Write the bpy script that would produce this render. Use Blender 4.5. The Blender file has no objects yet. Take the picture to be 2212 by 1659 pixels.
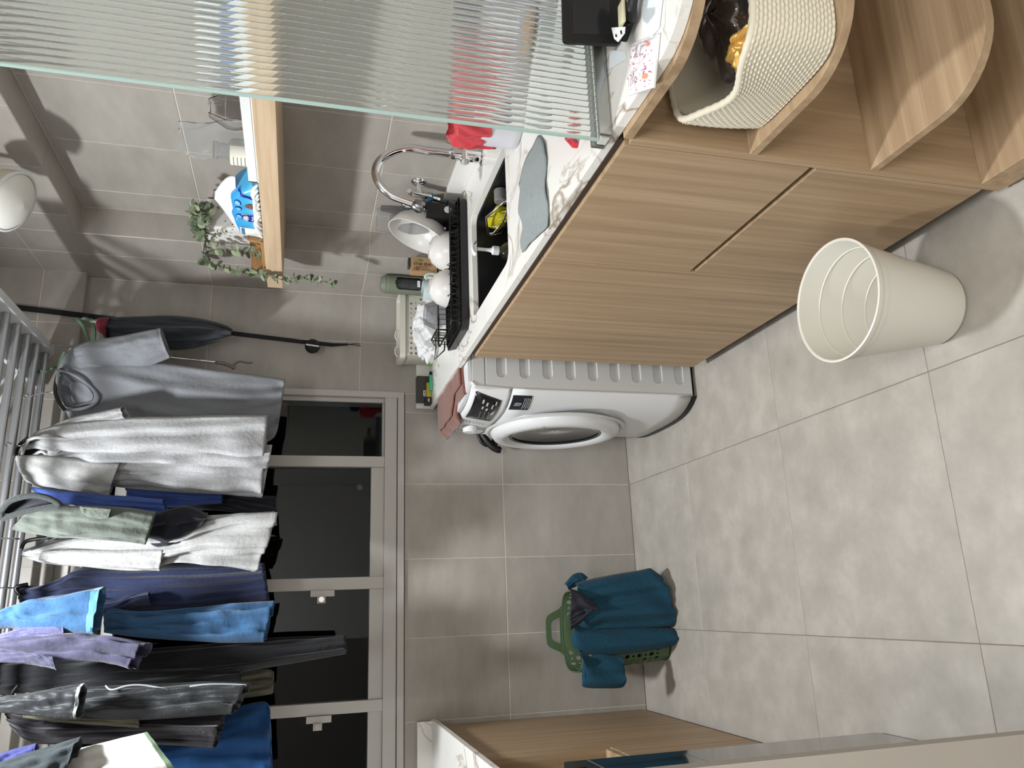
import bpy, bmesh, math, random
from mathutils import Vector, Matrix
from mathutils.geometry import tessellate_polygon
SC = bpy.context.scene
COL = SC.collection
rnd = random.Random(7)
PI = math.pi

# ---------------------------------------------------------------- camera (a phone held sideways: the room lies on its side in the frame)
FPX, CAMZ = 1671.14, 1.3956
CR = Vector((0.9616, -0.2718, 0.0370)).normalized()      # viewer's right in the upright room
CW = Vector((0.2720, 0.9268, -0.2589)).normalized()      # view direction
CU = CR.cross(CW).normalized()
CW = CU.cross(CR).normalized()
CPOS = Vector((0, 0, CAMZ))
cam_d = bpy.data.cameras.new('camera'); cam = bpy.data.objects.new('camera', cam_d); COL.objects.link(cam)
cam_d.sensor_width = 36.0; cam_d.lens = FPX / 2212.0 * 36.0; cam_d.clip_start = 0.02
m = Matrix((( -CU.x, CR.x, -CW.x, 0), (-CU.y, CR.y, -CW.y, 0), (-CU.z, CR.z, -CW.z, CAMZ), (0, 0, 0, 1)))
cam.matrix_world = m
SC.camera = cam

# ---------------------------------------------------------------- world, lights, exposure
w = bpy.data.worlds.new('night'); SC.world = w; w.use_nodes = True
w.node_tree.nodes['Background'].inputs[0].default_value = (0.010, 0.014, 0.022, 1)
w.node_tree.nodes['Background'].inputs[1].default_value = 0.25
def area(name, loc, size, power, col, rot=(0, 0, 0), shape='DISK', sy=None):
    l = bpy.data.lights.new(name, 'AREA'); l.shape = shape; l.size = size; l.energy = power; l.color = col
    if sy: l.size_y = sy
    o = bpy.data.objects.new(name, l); COL.objects.link(o); o.location = loc; o.rotation_euler = rot
    return o
area('rack_lamp_light', (0.057, 2.10, 2.575), 0.17, 38, (0.955, 0.99, 1.0))
area('fill_light', (-0.1, -0.55, 2.66), 0.9, 50, (0.965, 0.99, 0.985), shape='SQUARE')  # unseen fill light added behind the camera to lift the shadows
SC.view_settings.view_transform = 'Standard'; SC.view_settings.look = 'None'
SC.view_settings.exposure = 0.18; SC.view_settings.gamma = 1.0; SC.view_settings.use_curve_mapping = False
cy = SC.cycles
cy.max_bounces = 10; cy.diffuse_bounces = 5; cy.glossy_bounces = 5; cy.transmission_bounces = 10; cy.transparent_max_bounces = 12
cy.sample_clamp_indirect = 6.0; cy.use_denoising = True

# ---------------------------------------------------------------- helpers
def srgb(r, g, b):
    f = lambda c: (c / 255.0) / 12.92 if c <= 10 else ((c / 255.0 + 0.055) / 1.055) ** 2.4
    return (f(r), f(g), f(b), 1.0)
def proj(P):
    q = Vector(P) - CPOS
    return 1106 - FPX * q.dot(CU) / q.dot(CW), 829.5 - FPX * q.dot(CR) / q.dot(CW)
def ray(x, y): return CW - CU * ((x - 1106) / FPX) - CR * ((y - 829.5) / FPX)
def P(x, y, ax, val):
    """point where the line of sight of photo position (x, y) meets the plane axis = val"""
    d = ray(x, y); return CPOS + d * ((val - CPOS[ax]) / d[ax])
def PP(x, y, X0, Y0, th):
    """same for an upright plane through (X0, Y0) whose horizontal direction is th"""
    n = Vector((-math.sin(th), math.cos(th), 0)); d = ray(x, y)
    return CPOS + d * ((Vector((X0, Y0, 0)) - CPOS).dot(n) / d.dot(n))

MATS = {}
def nm(name):
    mt = bpy.data.materials.new(name); mt.use_nodes = True; nt = mt.node_tree
    return mt, nt, nt.nodes['Principled BSDF']
def mat(name, col, rough=0.6, metal=0.0, noise=0.0, nscale=20, bump=0.0, bscale=200, spec=None, trans=0.0, ior=1.45, stretch=None, coat=0, sheen=0, sss=0):
    if name in MATS: return MATS[name]
    mt, nt, b = nm(name)
    b.inputs['Base Color'].default_value = col; b.inputs['Roughness'].default_value = rough
    b.inputs['Metallic'].default_value = metal; b.inputs['IOR'].default_value = ior
    if spec is not None: b.inputs['Specular IOR Level'].default_value = spec
    if trans: b.inputs['Transmission Weight'].default_value = trans
    if coat: b.inputs['Coat Weight'].default_value = coat
    if sheen: b.inputs['Sheen Weight'].default_value = sheen
    if noise or bump:
        geo = nt.nodes.new('ShaderNodeNewGeometry'); mp = nt.nodes.new('ShaderNodeMapping')
        nt.links.new(geo.outputs['Position'], mp.inputs['Vector'])
        if stretch: mp.inputs['Scale'].default_value = stretch
    if noise:
        n = nt.nodes.new('ShaderNodeTexNoise'); n.inputs['Scale'].default_value = nscale; n.inputs['Detail'].default_value = 6
        nt.links.new(mp.outputs[0], n.inputs['Vector'])
        r = nt.nodes.new('ShaderNodeMapRange'); r.inputs[1].default_value = .3; r.inputs[2].default_value = .7
        r.inputs[3].default_value = 1 - noise; r.inputs[4].default_value = 1 + noise
        nt.links.new(n.outputs['Fac'], r.inputs[0])
        mx = nt.nodes.new('ShaderNodeVectorMath'); mx.operation = 'SCALE'; mx.inputs[0].default_value = col[:3]
        nt.links.new(r.outputs[0], mx.inputs['Scale']); nt.links.new(mx.outputs[0], b.inputs['Base Color'])
    if bump:
        n2 = nt.nodes.new('ShaderNodeTexNoise'); n2.inputs['Scale'].default_value = bscale; n2.inputs['Detail'].default_value = 4
        nt.links.new(mp.outputs[0], n2.inputs['Vector'])
        bp = nt.nodes.new('ShaderNodeBump'); bp.inputs['Strength'].default_value = bump; bp.inputs['Distance'].default_value = 0.01
        nt.links.new(n2.outputs['Fac'], bp.inputs['Height']); nt.links.new(bp.outputs[0], b.inputs['Normal'])
    MATS[name] = mt; return mt
def ramp(nt, fac, stops):
    r = nt.nodes.new('ShaderNodeValToRGB'); e = r.color_ramp.elements
    while len(e) < len(stops): e.new(0.5)
    for k, (p, c) in enumerate(stops): e[k].position = p; e[k].color = c
    nt.links.new(fac, r.inputs[0]); return r.outputs[0]
def wood(name, c0, c1, c2, scale, rough=0.5):
    """straight wood grain; scale = stretch of the noise on x, y, z"""
    mt, nt, b = nm(name)
    geo = nt.nodes.new('ShaderNodeNewGeometry'); oi = nt.nodes.new('ShaderNodeObjectInfo')
    ad = nt.nodes.new('ShaderNodeVectorMath'); ad.operation = 'MULTIPLY_ADD'; ad.inputs[1].default_value = (3.1, 3.1, 3.1)
    cb = nt.nodes.new('ShaderNodeCombineXYZ')
    for k in range(3): nt.links.new(oi.outputs['Random'], cb.inputs[k])
    nt.links.new(cb.outputs[0], ad.inputs[0]); nt.links.new(geo.outputs['Position'], ad.inputs[2])
    mp = nt.nodes.new('ShaderNodeMapping'); mp.inputs['Scale'].default_value = scale
    nt.links.new(ad.outputs[0], mp.inputs['Vector'])
    n = nt.nodes.new('ShaderNodeTexNoise'); n.inputs['Scale'].default_value = 1; n.inputs['Detail'].default_value = 8; n.inputs['Roughness'].default_value = .62
    nt.links.new(mp.outputs[0], n.inputs['Vector'])
    nt.links.new(ramp(nt, n.outputs['Fac'], [(0.3, c0), (0.5, c1), (0.7, c2)]), b.inputs['Base Color'])
    b.inputs['Roughness'].default_value = rough
    bp = nt.nodes.new('ShaderNodeBump'); bp.inputs['Strength'].default_value = .12; bp.inputs['Distance'].default_value = 0.004
    nt.links.new(n.outputs['Fac'], bp.inputs['Height']); nt.links.new(bp.outputs[0], b.inputs['Normal'])
    return mt
WC = (srgb(148, 123, 95), srgb(168, 142, 113), srgb(184, 159, 129))
M_WOODV = wood('oak_laminate_upright', *WC, (42, 42, 1.1))
M_WOODS = wood('oak_laminate_shelf', *WC, (1.2, 42, 30))
M_WOODL = wood('pale_oak_shelf', srgb(186, 160, 130), srgb(200, 174, 144), srgb(210, 186, 158), (60, 2.5, 90))
M_WOODI = wood('bamboo_box_wood', srgb(136, 100, 62), srgb(162, 124, 82), srgb(178, 142, 98), (30, 3, 60))

def tile_mat(name, c0, c1, c2, scale, stretch, rough):
    mt, nt, b = nm(name)
    geo = nt.nodes.new('ShaderNodeNewGeometry'); oi = nt.nodes.new('ShaderNodeObjectInfo')
    cb = nt.nodes.new('ShaderNodeCombineXYZ')
    for k in range(3): nt.links.new(oi.outputs['Random'], cb.inputs[k])
    ad = nt.nodes.new('ShaderNodeVectorMath'); ad.operation = 'MULTIPLY_ADD'; ad.inputs[1].default_value = (7, 5, 9)
    nt.links.new(cb.outputs[0], ad.inputs[0]); nt.links.new(geo.outputs['Position'], ad.inputs[2])
    mp = nt.nodes.new('ShaderNodeMapping'); mp.inputs['Scale'].default_value = stretch
    nt.links.new(ad.outputs[0], mp.inputs['Vector'])
    n = nt.nodes.new('ShaderNodeTexNoise'); n.inputs['Scale'].default_value = scale; n.inputs['Detail'].default_value = 10; n.inputs['Roughness'].default_value = .65
    nt.links.new(mp.outputs[0], n.inputs['Vector'])
    nt.links.new(ramp(nt, n.outputs['Fac'], [(0.28, c0), (0.5, c1), (0.72, c2)]), b.inputs['Base Color'])
    b.inputs['Roughness'].default_value = rough
    return mt
M_WTILE = tile_mat('wall_tile_stone', srgb(154, 148, 141), srgb(165, 159, 152), srgb(176, 170, 163), 3.0, (1.2, 1.2, 3.2), .42)
M_FTILE = tile_mat('floor_tile_concrete', srgb(160, 154, 146), srgb(173, 167, 159), srgb(188, 182, 174), 9.0, (1, 1, 1), .52)
M_GROUT = mat('grout_cream', srgb(212, 204, 190), .9)
M_FGROUT = mat('floor_grout', srgb(120, 110, 98), .9)
def marble():
    mt, nt, b = nm('white_marble')
    geo = nt.nodes.new('ShaderNodeNewGeometry')
    n0 = nt.nodes.new('ShaderNodeTexNoise'); n0.inputs['Scale'].default_value = 3.4; n0.inputs['Detail'].default_value = 8; n0.inputs['Distortion'].default_value = 1.6
    nt.links.new(geo.outputs['Position'], n0.inputs['Vector'])
    a = nt.nodes.new('ShaderNodeMath'); a.operation = 'SUBTRACT'; a.inputs[1].default_value = .5; nt.links.new(n0.outputs['Fac'], a.inputs[0])
    ab = nt.nodes.new('ShaderNodeMath'); ab.operation = 'ABSOLUTE'; nt.links.new(a.outputs[0], ab.inputs[0])
    n1 = nt.nodes.new('ShaderNodeTexNoise'); n1.inputs['Scale'].default_value = 2.3; nt.links.new(geo.outputs['Position'], n1.inputs['Vector'])
    mr = nt.nodes.new('ShaderNodeMapRange'); mr.inputs[1].default_value = .43; mr.inputs[2].default_value = .58; mr.inputs[3].default_value = 0; mr.inputs[4].default_value = 1
    nt.links.new(n1.outputs['Fac'], mr.inputs[0])
    v = nt.nodes.new('ShaderNodeMapRange'); v.inputs[1].default_value = 0; v.inputs[2].default_value = .018; v.inputs[3].default_value = 1; v.inputs[4].default_value = 0
    nt.links.new(ab.outputs[0], v.inputs[0])
    mu = nt.nodes.new('ShaderNodeMath'); mu.operation = 'MULTIPLY'; nt.links.new(mr.outputs[0], mu.inputs[0]); nt.links.new(v.outputs[0], mu.inputs[1])
    nt.links.new(ramp(nt, mu.outputs[0], [(0, srgb(232, 230, 226)), (1, srgb(158, 142, 124))]), b.inputs['Base Color'])
    b.inputs['Roughness'].default_value = .28
    return mt
M_MARBLE = marble()
M_WHITE = mat('white_paint', srgb(222, 220, 216), .55)
M_PLAS = mat('white_plastic', srgb(226, 227, 228), .35)
M_CHROME = mat('chrome', (.82, .82, .83, 1), .07, 1.0)
M_BLACK = mat('black_plastic', srgb(18, 18, 20), .4)
M_ALU = mat('grey_painted_aluminium', srgb(186, 182, 178), .42, .15)
M_GLASS = mat('clear_glass', (.95, .97, .96, 1), .0, trans=1.0, ior=1.45)

class MB:
    def __init__(s): s.v = []; s.f = []
    def add(s, vs, fs):
        b = len(s.v); s.v += [tuple(q) for q in vs]; s.f += [tuple(i + b for i in f) for f in fs]; return s
    def box(s, x0, y0, z0, x1, y1, z1):
        x0, x1 = sorted((x0, x1)); y0, y1 = sorted((y0, y1)); z0, z1 = sorted((z0, z1))
        return s.add([(x0,y0,z0),(x1,y0,z0),(x1,y1,z0),(x0,y1,z0),(x0,y0,z1),(x1,y0,z1),(x1,y1,z1),(x0,y1,z1)],
                     [(3,2,1,0),(4,5,6,7),(0,1,5,4),(1,2,6,5),(2,3,7,6),(3,0,4,7)])
    def obox(s, c, ax, ay, az):
        c = Vector(c); ax = Vector(ax); ay = Vector(ay); az = Vector(az); vs = []
        for k in (-1, 1):
            for i, j in ((-1,-1),(1,-1),(1,1),(-1,1)): vs.append(c + ax*i + ay*j + az*k)
        return s.add(vs, [(3,2,1,0),(4,5,6,7),(0,1,5,4),(1,2,6,5),(2,3,7,6),(3,0,4,7)])
    def tube(s, pts, r, n=8, closed=False, cap=True):
        pts = [Vector(p) for p in pts]; N = len(pts); rr = r if isinstance(r, (list, tuple)) else [r] * N
        t0 = (pts[1] - pts[0]).normalized(); up = Vector((0,0,1)) if abs(t0.z) < .9 else Vector((1,0,0))
        a = t0.cross(up).normalized(); rings = []
        for i in range(N):
            if closed: t = (pts[(i+1) % N] - pts[i-1]).normalized()
            else: t = (pts[min(i+1, N-1)] - pts[max(i-1, 0)]).normalized()
            a = (a - t * a.dot(t)); a = a.normalized() if a.length > 1e-6 else t.orthogonal().normalized()
            b = t.cross(a)
            rings.append([pts[i] + (a * math.cos(2*PI*k/n) + b * math.sin(2*PI*k/n)) * rr[i] for k in range(n)])
        vs = [q for R in rings for q in R]; fs = []
        for i in range(N if closed else N-1):
            j = (i+1) % N
            for k in range(n): fs.append((i*n+k, i*n+(k+1)%n, j*n+(k+1)%n, j*n+k))
        if cap and not closed: fs += [tuple(range(n-1, -1, -1)), tuple((N-1)*n + k for k in range(n))]
        return s.add(vs, fs)
    def cyl(s, p0, p1, r, n=24, r1=None): return s.tube([p0, p1], [r, r if r1 is None else r1], n)
    def lathe(s, prof, c=(0,0,0), n=32, axis=None):
        """prof: (radius, height) pairs; axis: unit vector (default up)"""
        ax = Vector(axis).normalized() if axis else Vector((0,0,1)); u = ax.orthogonal().normalized(); v = ax.cross(u); c = Vector(c)
        vs = []; fs = []; m_ = len(prof)
        for (r, h) in prof:
            for k in range(n): vs.append(c + ax*h + (u*math.cos(2*PI*k/n) + v*math.sin(2*PI*k/n)) * max(r, 1e-5))
        for i in range(m_-1):
            for k in range(n): fs.append((i*n+k, i*n+(k+1)%n, (i+1)*n+(k+1)%n, (i+1)*n+k))
        return s.add(vs, fs)
    def prism(s, poly, h, axis=None, holes=()):
        """poly: list of 3-D points of the lower face, h: offset vector"""
        h = Vector(h); loops = [[Vector(q) for q in poly]] + [[Vector(q) for q in L] for L in holes]
        allp = [q for L in loops for q in L]; n = len(allp)
        tri = tessellate_polygon(loops); vs = allp + [q + h for q in allp]
        nrm = Vector((0,0,0)); L0 = loops[0]
        for i in range(len(L0)): nrm += L0[i].cross(L0[(i+1) % len(L0)])
        fs = []
        for t in tri:
            a, b, c = (allp[i] for i in t); tn = (b-a).cross(c-a)
            t = tuple(t) if tn.dot(h) > 0 else tuple(reversed(t))
            fs.append(tuple(i + n for i in t)); fs.append(tuple(reversed(t)))
        k = 0
        for li, L in enumerate(loops):
            m_ = len(L)
            area_n = Vector((0,0,0))
            for i in range(m_): area_n += L[i].cross(L[(i+1) % m_])
            flip = (area_n.dot(h) > 0) != (li > 0)
            for i in range(m_):
                a, b = k+i, k+(i+1) % m_
                fs.append((a, b, b+n, a+n) if flip else (b, a, a+n, b+n))
            k += m_
        return s.add(vs, fs)
    def grid(s, fn, nu, nv, cu=False):
        vs = [fn(i / (nu if cu else nu-1), j / (nv-1)) for j in range(nv) for i in range(nu)]; fs = []
        for j in range(nv-1):
            for i in range(nu if cu else nu-1):
                k = (i+1) % nu
                fs.append((j*nu+i, j*nu+k, (j+1)*nu+k, (j+1)*nu+i))
        return s.add(vs, fs)
    def ball(s, c, r, n=16, sc=(1,1,1)):
        c = Vector(c); m_ = n//2
        return s.grid(lambda u, v: c + Vector((math.cos(2*PI*u)*math.sin(PI*v)*r*sc[0], math.sin(2*PI*u)*math.sin(PI*v)*r*sc[1], -math.cos(PI*v)*r*sc[2])), n, m_+1, True)
    def build(s, name, material, parent=None, smooth=False, bevel=0, solid=0, sub=0, seg=2, off=0, weld=False):
        me = bpy.data.meshes.new(name); me.from_pydata(s.v, [], s.f); me.update()
        if weld:
            bw = bmesh.new(); bw.from_mesh(me); bmesh.ops.remove_doubles(bw, verts=bw.verts, dist=2e-5); bw.to_mesh(me); bw.free()
        if smooth:
            me.polygons.foreach_set('use_smooth', [True] * len(me.polygons))
        me.materials.append(material)
        o = bpy.data.objects.new(name, me); COL.objects.link(o)
        if bevel:
            md = o.modifiers.new('bevel', 'BEVEL'); md.width = bevel; md.segments = seg; md.limit_method = 'ANGLE'; md.angle_limit = .6
            if not smooth: me.polygons.foreach_set('use_smooth', [False] * len(me.polygons))
        if solid:
            md = o.modifiers.new('solid', 'SOLIDIFY'); md.thickness = solid; md.offset = off
        if sub:
            md = o.modifiers.new('sub', 'SUBSURF'); md.levels = sub; md.render_levels = sub
        if parent is not None: setp(o, parent)
        return o
def setp(o, parent):
    o.parent = parent
    base = Matrix.Identity(4)
    q = parent
    o.matrix_parent_inverse = (Matrix.Translation(q.location) if q.type == 'EMPTY' else Matrix.Identity(4)).inverted()
def sm(o, ang=40):
    """smooth shading with creases kept"""
    me = o.data; me.polygons.foreach_set('use_smooth', [True] * len(me.polygons))
    bm = bmesh.new(); bm.from_mesh(me)
    for e in bm.edges:
        if len(e.link_faces) == 2 and e.calc_face_angle(0) > math.radians(ang): e.smooth = False
    bm.to_mesh(me); bm.free(); return o
def thing(name, label, cat, loc, group=None):
    o = bpy.data.objects.new(name, None); COL.objects.link(o); o.location = loc; o.empty_display_size = .05
    o['label'] = label; o['category'] = cat
    if group: o['group'] = group
    return o
def tag(o, label, cat, group=None):
    o['label'] = label; o['category'] = cat
    if group: o['group'] = group
    return o
def struct(o): o['kind'] = 'structure'; return o
def lab(o, label): o['label'] = label; return o
def text(name, s, size, material, parent, org, xd, yd, ext=.0004, font_scale=1.0, align='CENTER'):
    cu = bpy.data.curves.new(name, 'FONT'); cu.body = s; cu.size = size; cu.extrude = ext; cu.align_x = align; cu.align_y = 'CENTER'; cu.resolution_u = 3
    t = bpy.data.objects.new(name + '_tmp', cu); COL.objects.link(t)
    bpy.context.view_layer.update()
    me = bpy.data.meshes.new_from_object(t.evaluated_get(bpy.context.evaluated_depsgraph_get()))
    bpy.data.objects.remove(t)
    xd = Vector(xd).normalized(); yd = Vector(yd).normalized(); zd = xd.cross(yd)
    M = Matrix(((xd.x*font_scale, yd.x, zd.x, org[0]), (xd.y*font_scale, yd.y, zd.y, org[1]), (xd.z*font_scale, yd.z, zd.z, org[2]), (0,0,0,1)))
    me.transform(M); me.name = name; me.materials.clear(); me.materials.append(material)
    o = bpy.data.objects.new(name, me); COL.objects.link(o)
    if parent is not None: setp(o, parent)
    return o
def catmull(pts, n):
    """smooth list of tuples/Vectors, n samples"""
    pts = [Vector(p) for p in pts]; N = len(pts); out = []
    for k in range(n):
        t = k / (n-1) * (N-1); i = min(int(t), N-2); f = t - i
        p0 = pts[max(i-1, 0)]; p1 = pts[i]; p2 = pts[i+1]; p3 = pts[min(i+2, N-1)]
        out.append(0.5 * ((2*p1) + (p2-p0)*f + (2*p0 - 5*p1 + 4*p2 - p3)*f*f + (-p0 + 3*p1 - 3*p2 + p3)*f*f*f))
    return out
def rrect(x0, y0, x1, y1, r, z, n=6):
    out = []
    for cx, cy_, a0 in ((x1-r, y0+r, -PI/2), (x1-r, y1-r, 0), (x0+r, y1-r, PI/2), (x0+r, y0+r, PI)):
        for k in range(n+1):
            a = a0 + PI/2*k/n; out.append(Vector((cx + r*math.cos(a), cy_ + r*math.sin(a), z)))
    return out

# ================================================================ THE ROOM
D = 3.142; XW = 1.394; XC = 1.291; YJ = 2.741; ZC = 2.72; XL = -1.06; YB = -1.6
_tiles = {}
def tile(parent, axis, a0, a1, b0, b1, face, sgn, mt, gap=.0013, th=.0055):
    """one tile; axis = the plane's normal (0, 1, 2), a/b ranges on the other two axes, face = surface plane, sgn = outward side"""
    key = (axis, sgn, round(a1-a0, 4), round(b1-b0, 4), mt.name)
    oth = [k for k in range(3) if k != axis]
    if key not in _tiles:
        ha, hb = (a1-a0)/2 - gap, (b1-b0)/2 - gap; e = .0012
        def pt(a, b, d):
            q = [0, 0, 0]; q[oth[0]] = a; q[oth[1]] = b; q[axis] = d*sgn; return q
        vs = [pt(sx*ha, sy*hb, -th) for sx, sy in ((-1,-1),(1,-1),(1,1),(-1,1))] + [pt(sx*ha, sy*hb, -e) for sx, sy in ((-1,-1),(1,-1),(1,1),(-1,1))] + \
             [pt(sx*(ha-e), sy*(hb-e), 0) for sx, sy in ((-1,-1),(1,-1),(1,1),(-1,1))]
        fs = []
        for L in (0, 4):
            for k in range(4): fs.append((L+k, L+(k+1) % 4, L+4+(k+1) % 4, L+4+k))
        fs.append((8, 9, 10, 11))
        me = bpy.data.meshes.new('tile'); me.from_pydata(vs, [], fs); me.materials.append(mt)
        bm = bmesh.new(); bm.from_mesh(me)
        bmesh.ops.recalc_face_normals(bm, faces=bm.faces)
        bm.faces.ensure_lookup_table()
        if bm.faces[8].normal[axis] * sgn < 0: bmesh.ops.reverse_faces(bm, faces=bm.faces)
        bm.to_mesh(me); bm.free(); _tiles[key] = me
    o = bpy.data.objects.new('tile', _tiles[key]); COL.objects.link(o)
    q = [0, 0, 0]; q[oth[0]] = (a0+a1)/2; q[oth[1]] = (b0+b1)/2; q[axis] = face; o.location = q
    setp(o, parent); return o
def cuts(lo, hi, js):
    c = [lo] + [j for j in js if lo + .004 < j < hi - .004] + [hi]; return list(zip(c[:-1], c[1:]))
ZJ = [.575, 1.175, 1.775, 2.375]
YJS = [2.012 + .3*k for k in range(-12, 4)]
XJS = [.481 - .3*k for k in range(-3, 6)]
G = .0014   # depth of the backing behind a tile's face

# floor
fl = struct(MB().box(XL-.1, YB-.1, -.12, XW+.3, D+.3, -.0022).build("floor", M_FGROUT))
FX = [.481 + .6*k for k in range(-3, 3)]; FY = [2.007 + .6*k for k in range(-7, 2)] + [2.607]
for a0, a1 in cuts(XL, XW, sorted(FX)):
    for b0, b1 in cuts(-.4, D, sorted(set(FY))): tile(fl, 2, a0, a1, b0, b1, 0.0, 1, M_FTILE, gap=.0007)
struct(MB().box(XL-.1, YB-.1, ZC, XW+.3, D+.3, ZC+.1).build('ceiling', M_WHITE))

# right wall, with the column at its far end and the boxed beam along its top
wr = struct(MB().box(XW+G, YB, 0, XW+.25, D+.2, ZC).build('wall_right', M_GROUT))
for a0, a1 in cuts(.11, YJ, YJS):
    for b0, b1 in cuts(0, 2.168, ZJ): tile(wr, 0, a0, a1, b0, b1, XW, -1, M_WTILE)
col = struct(MB().box(XC+G, YJ+G, 0, XW+.002, D+.1, ZC).build('wall_column', M_GROUT))
for a0, a1 in cuts(YJ, D, [2.912]):
    for b0, b1 in cuts(0, ZC, ZJ): tile(col, 0, a0, a1, b0, b1, XC, -1, M_WTILE)
for b0, b1 in cuts(0, 2.168, ZJ): tile(col, 1, XC, XW, b0, b1, YJ, -1, M_WTILE)
bm_ = struct(MB().box(XC+G, YB, 2.168+G, XW+.002, YJ, ZC).build('trim_1', M_GROUT))
lab(bm_, 'tiled boxed beam along the top of the right wall')
for a0, a1 in cuts(.3, YJ, YJS):
    for b0, b1 in cuts(2.168, ZC, ZJ): tile(bm_, 0, a0, a1, b0, b1, XC, -1, M_WTILE)
    tile(bm_, 2, XC, XW, a0, a1, 2.168, -1, M_WTILE)

# back wall with the window opening
WX0, WX1, WZ0, WZ1 = -.98, .862, .988, 2.226
wb = struct(MB().box(XL-.1, D+G, 0, WX0, D+.2, ZC).box(WX1, D+G, 0, XW+.2, D+.2, ZC).box(WX0, D+G, 0, WX1, D+.2, WZ0-.002).box(WX0, D+G, WZ1+.002, WX1, D+.2, ZC).build('wall_back', M_GROUT))
for a0, a1 in cuts(XL, XC, sorted(XJS)):
    for b0, b1 in cuts(0, WZ1, ZJ):
        if a0 >= WX1 - .001: tile(wb, 1, a0, a1, b0, b1, D, -1, M_WTILE); continue
        x1 = min(a1, WX1)
        if b1 <= WZ0 + .001: tile(wb, 1, a0, a1, b0, b1, D, -1, M_WTILE)
        elif b0 < WZ0:
            tile(wb, 1, a0, x1, b0, WZ0, D, -1, M_WTILE)
            if a1 > WX1 + .01: tile(wb, 1, WX1, a1, b0, b1, D, -1, M_WTILE)
        elif a1 > WX1 + .01: tile(wb, 1, WX1, a1, b0, b1, D, -1, M_WTILE)
bb = struct(MB().box(XL, D-.05+G, WZ1+G, XC, D+.1, ZC).build('trim_2', M_GROUT))
lab(bb, 'tiled beam over the window')
for a0, a1 in cuts(XL, XC, sorted(XJS)):
    for b0, b1 in cuts(WZ1, ZC, ZJ): tile(bb, 1, a0, a1, b0, b1, D-.05, -1, M_WTILE)
    tile(bb, 2, a0, a1, D-.05, D, WZ1, -1, M_WTILE)
struct(MB().box(XL-.15, YB, 0, XL, D+.2, ZC).build('wall_left', M_WHITE))
struct(MB().box(XL-.1, YB-.15, 0, XW+.3, YB, ZC).build('wall_front', M_WHITE))
# end of the partition at the near left of the doorway
pn = struct(MB().box(XL, .876, 0, -.187, .90, ZC).build('wall_partition', mat('partition_paint', srgb(160, 153, 145), .5, noise=.03, nscale=6)))

# ---- window
M_PANE = mat('dark_window_glass', (.60, .66, .72, 1), .0, trans=1.0, ior=1.33)
wi = struct(MB().box(WX0, D+.02, WZ0, WX1, D+.15, .992).build('window_1', M_ALU))
def wp(name, *b, mt=M_ALU, bev=.0015):
    mbx = MB()
    for q in b: mbx.box(*q)
    return mbx.build(name, mt, wi, bevel=bev)
wp('sill_frame', (WX0, D-.012, .9905, WX1, D+.10, 1.017))
wp('bottom_frame', (WX0, D-.006, 1.0195, WX1-.006, D+.10, 1.069))
wp('jamb_frame', (WX1-.022, D-.010, .992, WX1+.004, D+.10, WZ1), (WX1-.040, D+.012, 1.069, WX1-.022, D+.10, WZ1))
wp('head_frame', (WX0, D-.006, WZ1-.045, WX1, D+.10, WZ1))
mull = [(.549, .593), (.072, .118), (-.372, -.330), (-.83, -.79)]
for (a, b) in mull: wp('mullion', (a, D-.002, 1.069, b, D+.06, WZ1-.045))
panes = [(.593, WX1-.040, 1.069), (.118, .549, 1.122), (-.330, .072, 1.122), (-.79, -.372, 1.122)]
for i, (a, b, z) in enumerate(panes):
    if i: wp('sash_rail', (a, D+.006, 1.069, b, D+.05, z)); wp('sash_rail', (a, D+.006, WZ1-.085, b, D+.05, WZ1-.045))
    MB().box(a, D+.028, z, b, D+.034, WZ1-.045).build('pane', M_PANE, wi)
wp('glazing_bar', (.593, D+.02, 1.069, WX1-.040, D+.045, 1.078))
wp('transom', (-.79, D+.01, 1.93, -.38, D+.05, 1.975), (.118, D+.01, 2.02, .549, D+.05, 2.06), (-.33, D+.01, 2.02, .072, D+.05, 2.06))
for x, z in ((.060, 1.30), (-.385, 1.30)):
    l = MB().box(x-.012, D-.012, z-.045, x+.012, D+.004, z+.045).box(x-.036, D-.020, z-.012, x-.010, D-.006, z+.020).build('latch', M_ALU, wi, bevel=.002)
    MB().cyl((x-.022, D-.036, z+.004), (x-.022, D-.018, z+.004), .010, 14).build('latch_knob', M_CHROME, l, smooth=False)
MB().lathe([(.0001, 0), (.010, 0), (.0125, .0015), (.010, .003), (.0001, .003)], (.47, D+.0275, 1.165), 18, (0, -1, 0)).build('sticker_dot', mat('faded_sticker', srgb(70, 76, 84), .6), wi)
# the night side: neighbour block barely visible
nb = struct(MB().box(-4, D+4, -3, 5, D+4.2, 6).build('wall_outside', mat('night_wall', srgb(4, 6, 10), .9)))

# ================================================================ RIGHT COUNTER AND CABINETS
XF = .784; CT = .886; CB = .867
YP = 1.119; YN = .803
sink_hole = rrect(.874, 1.812, 1.226, 2.252, .03, CB)
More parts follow.
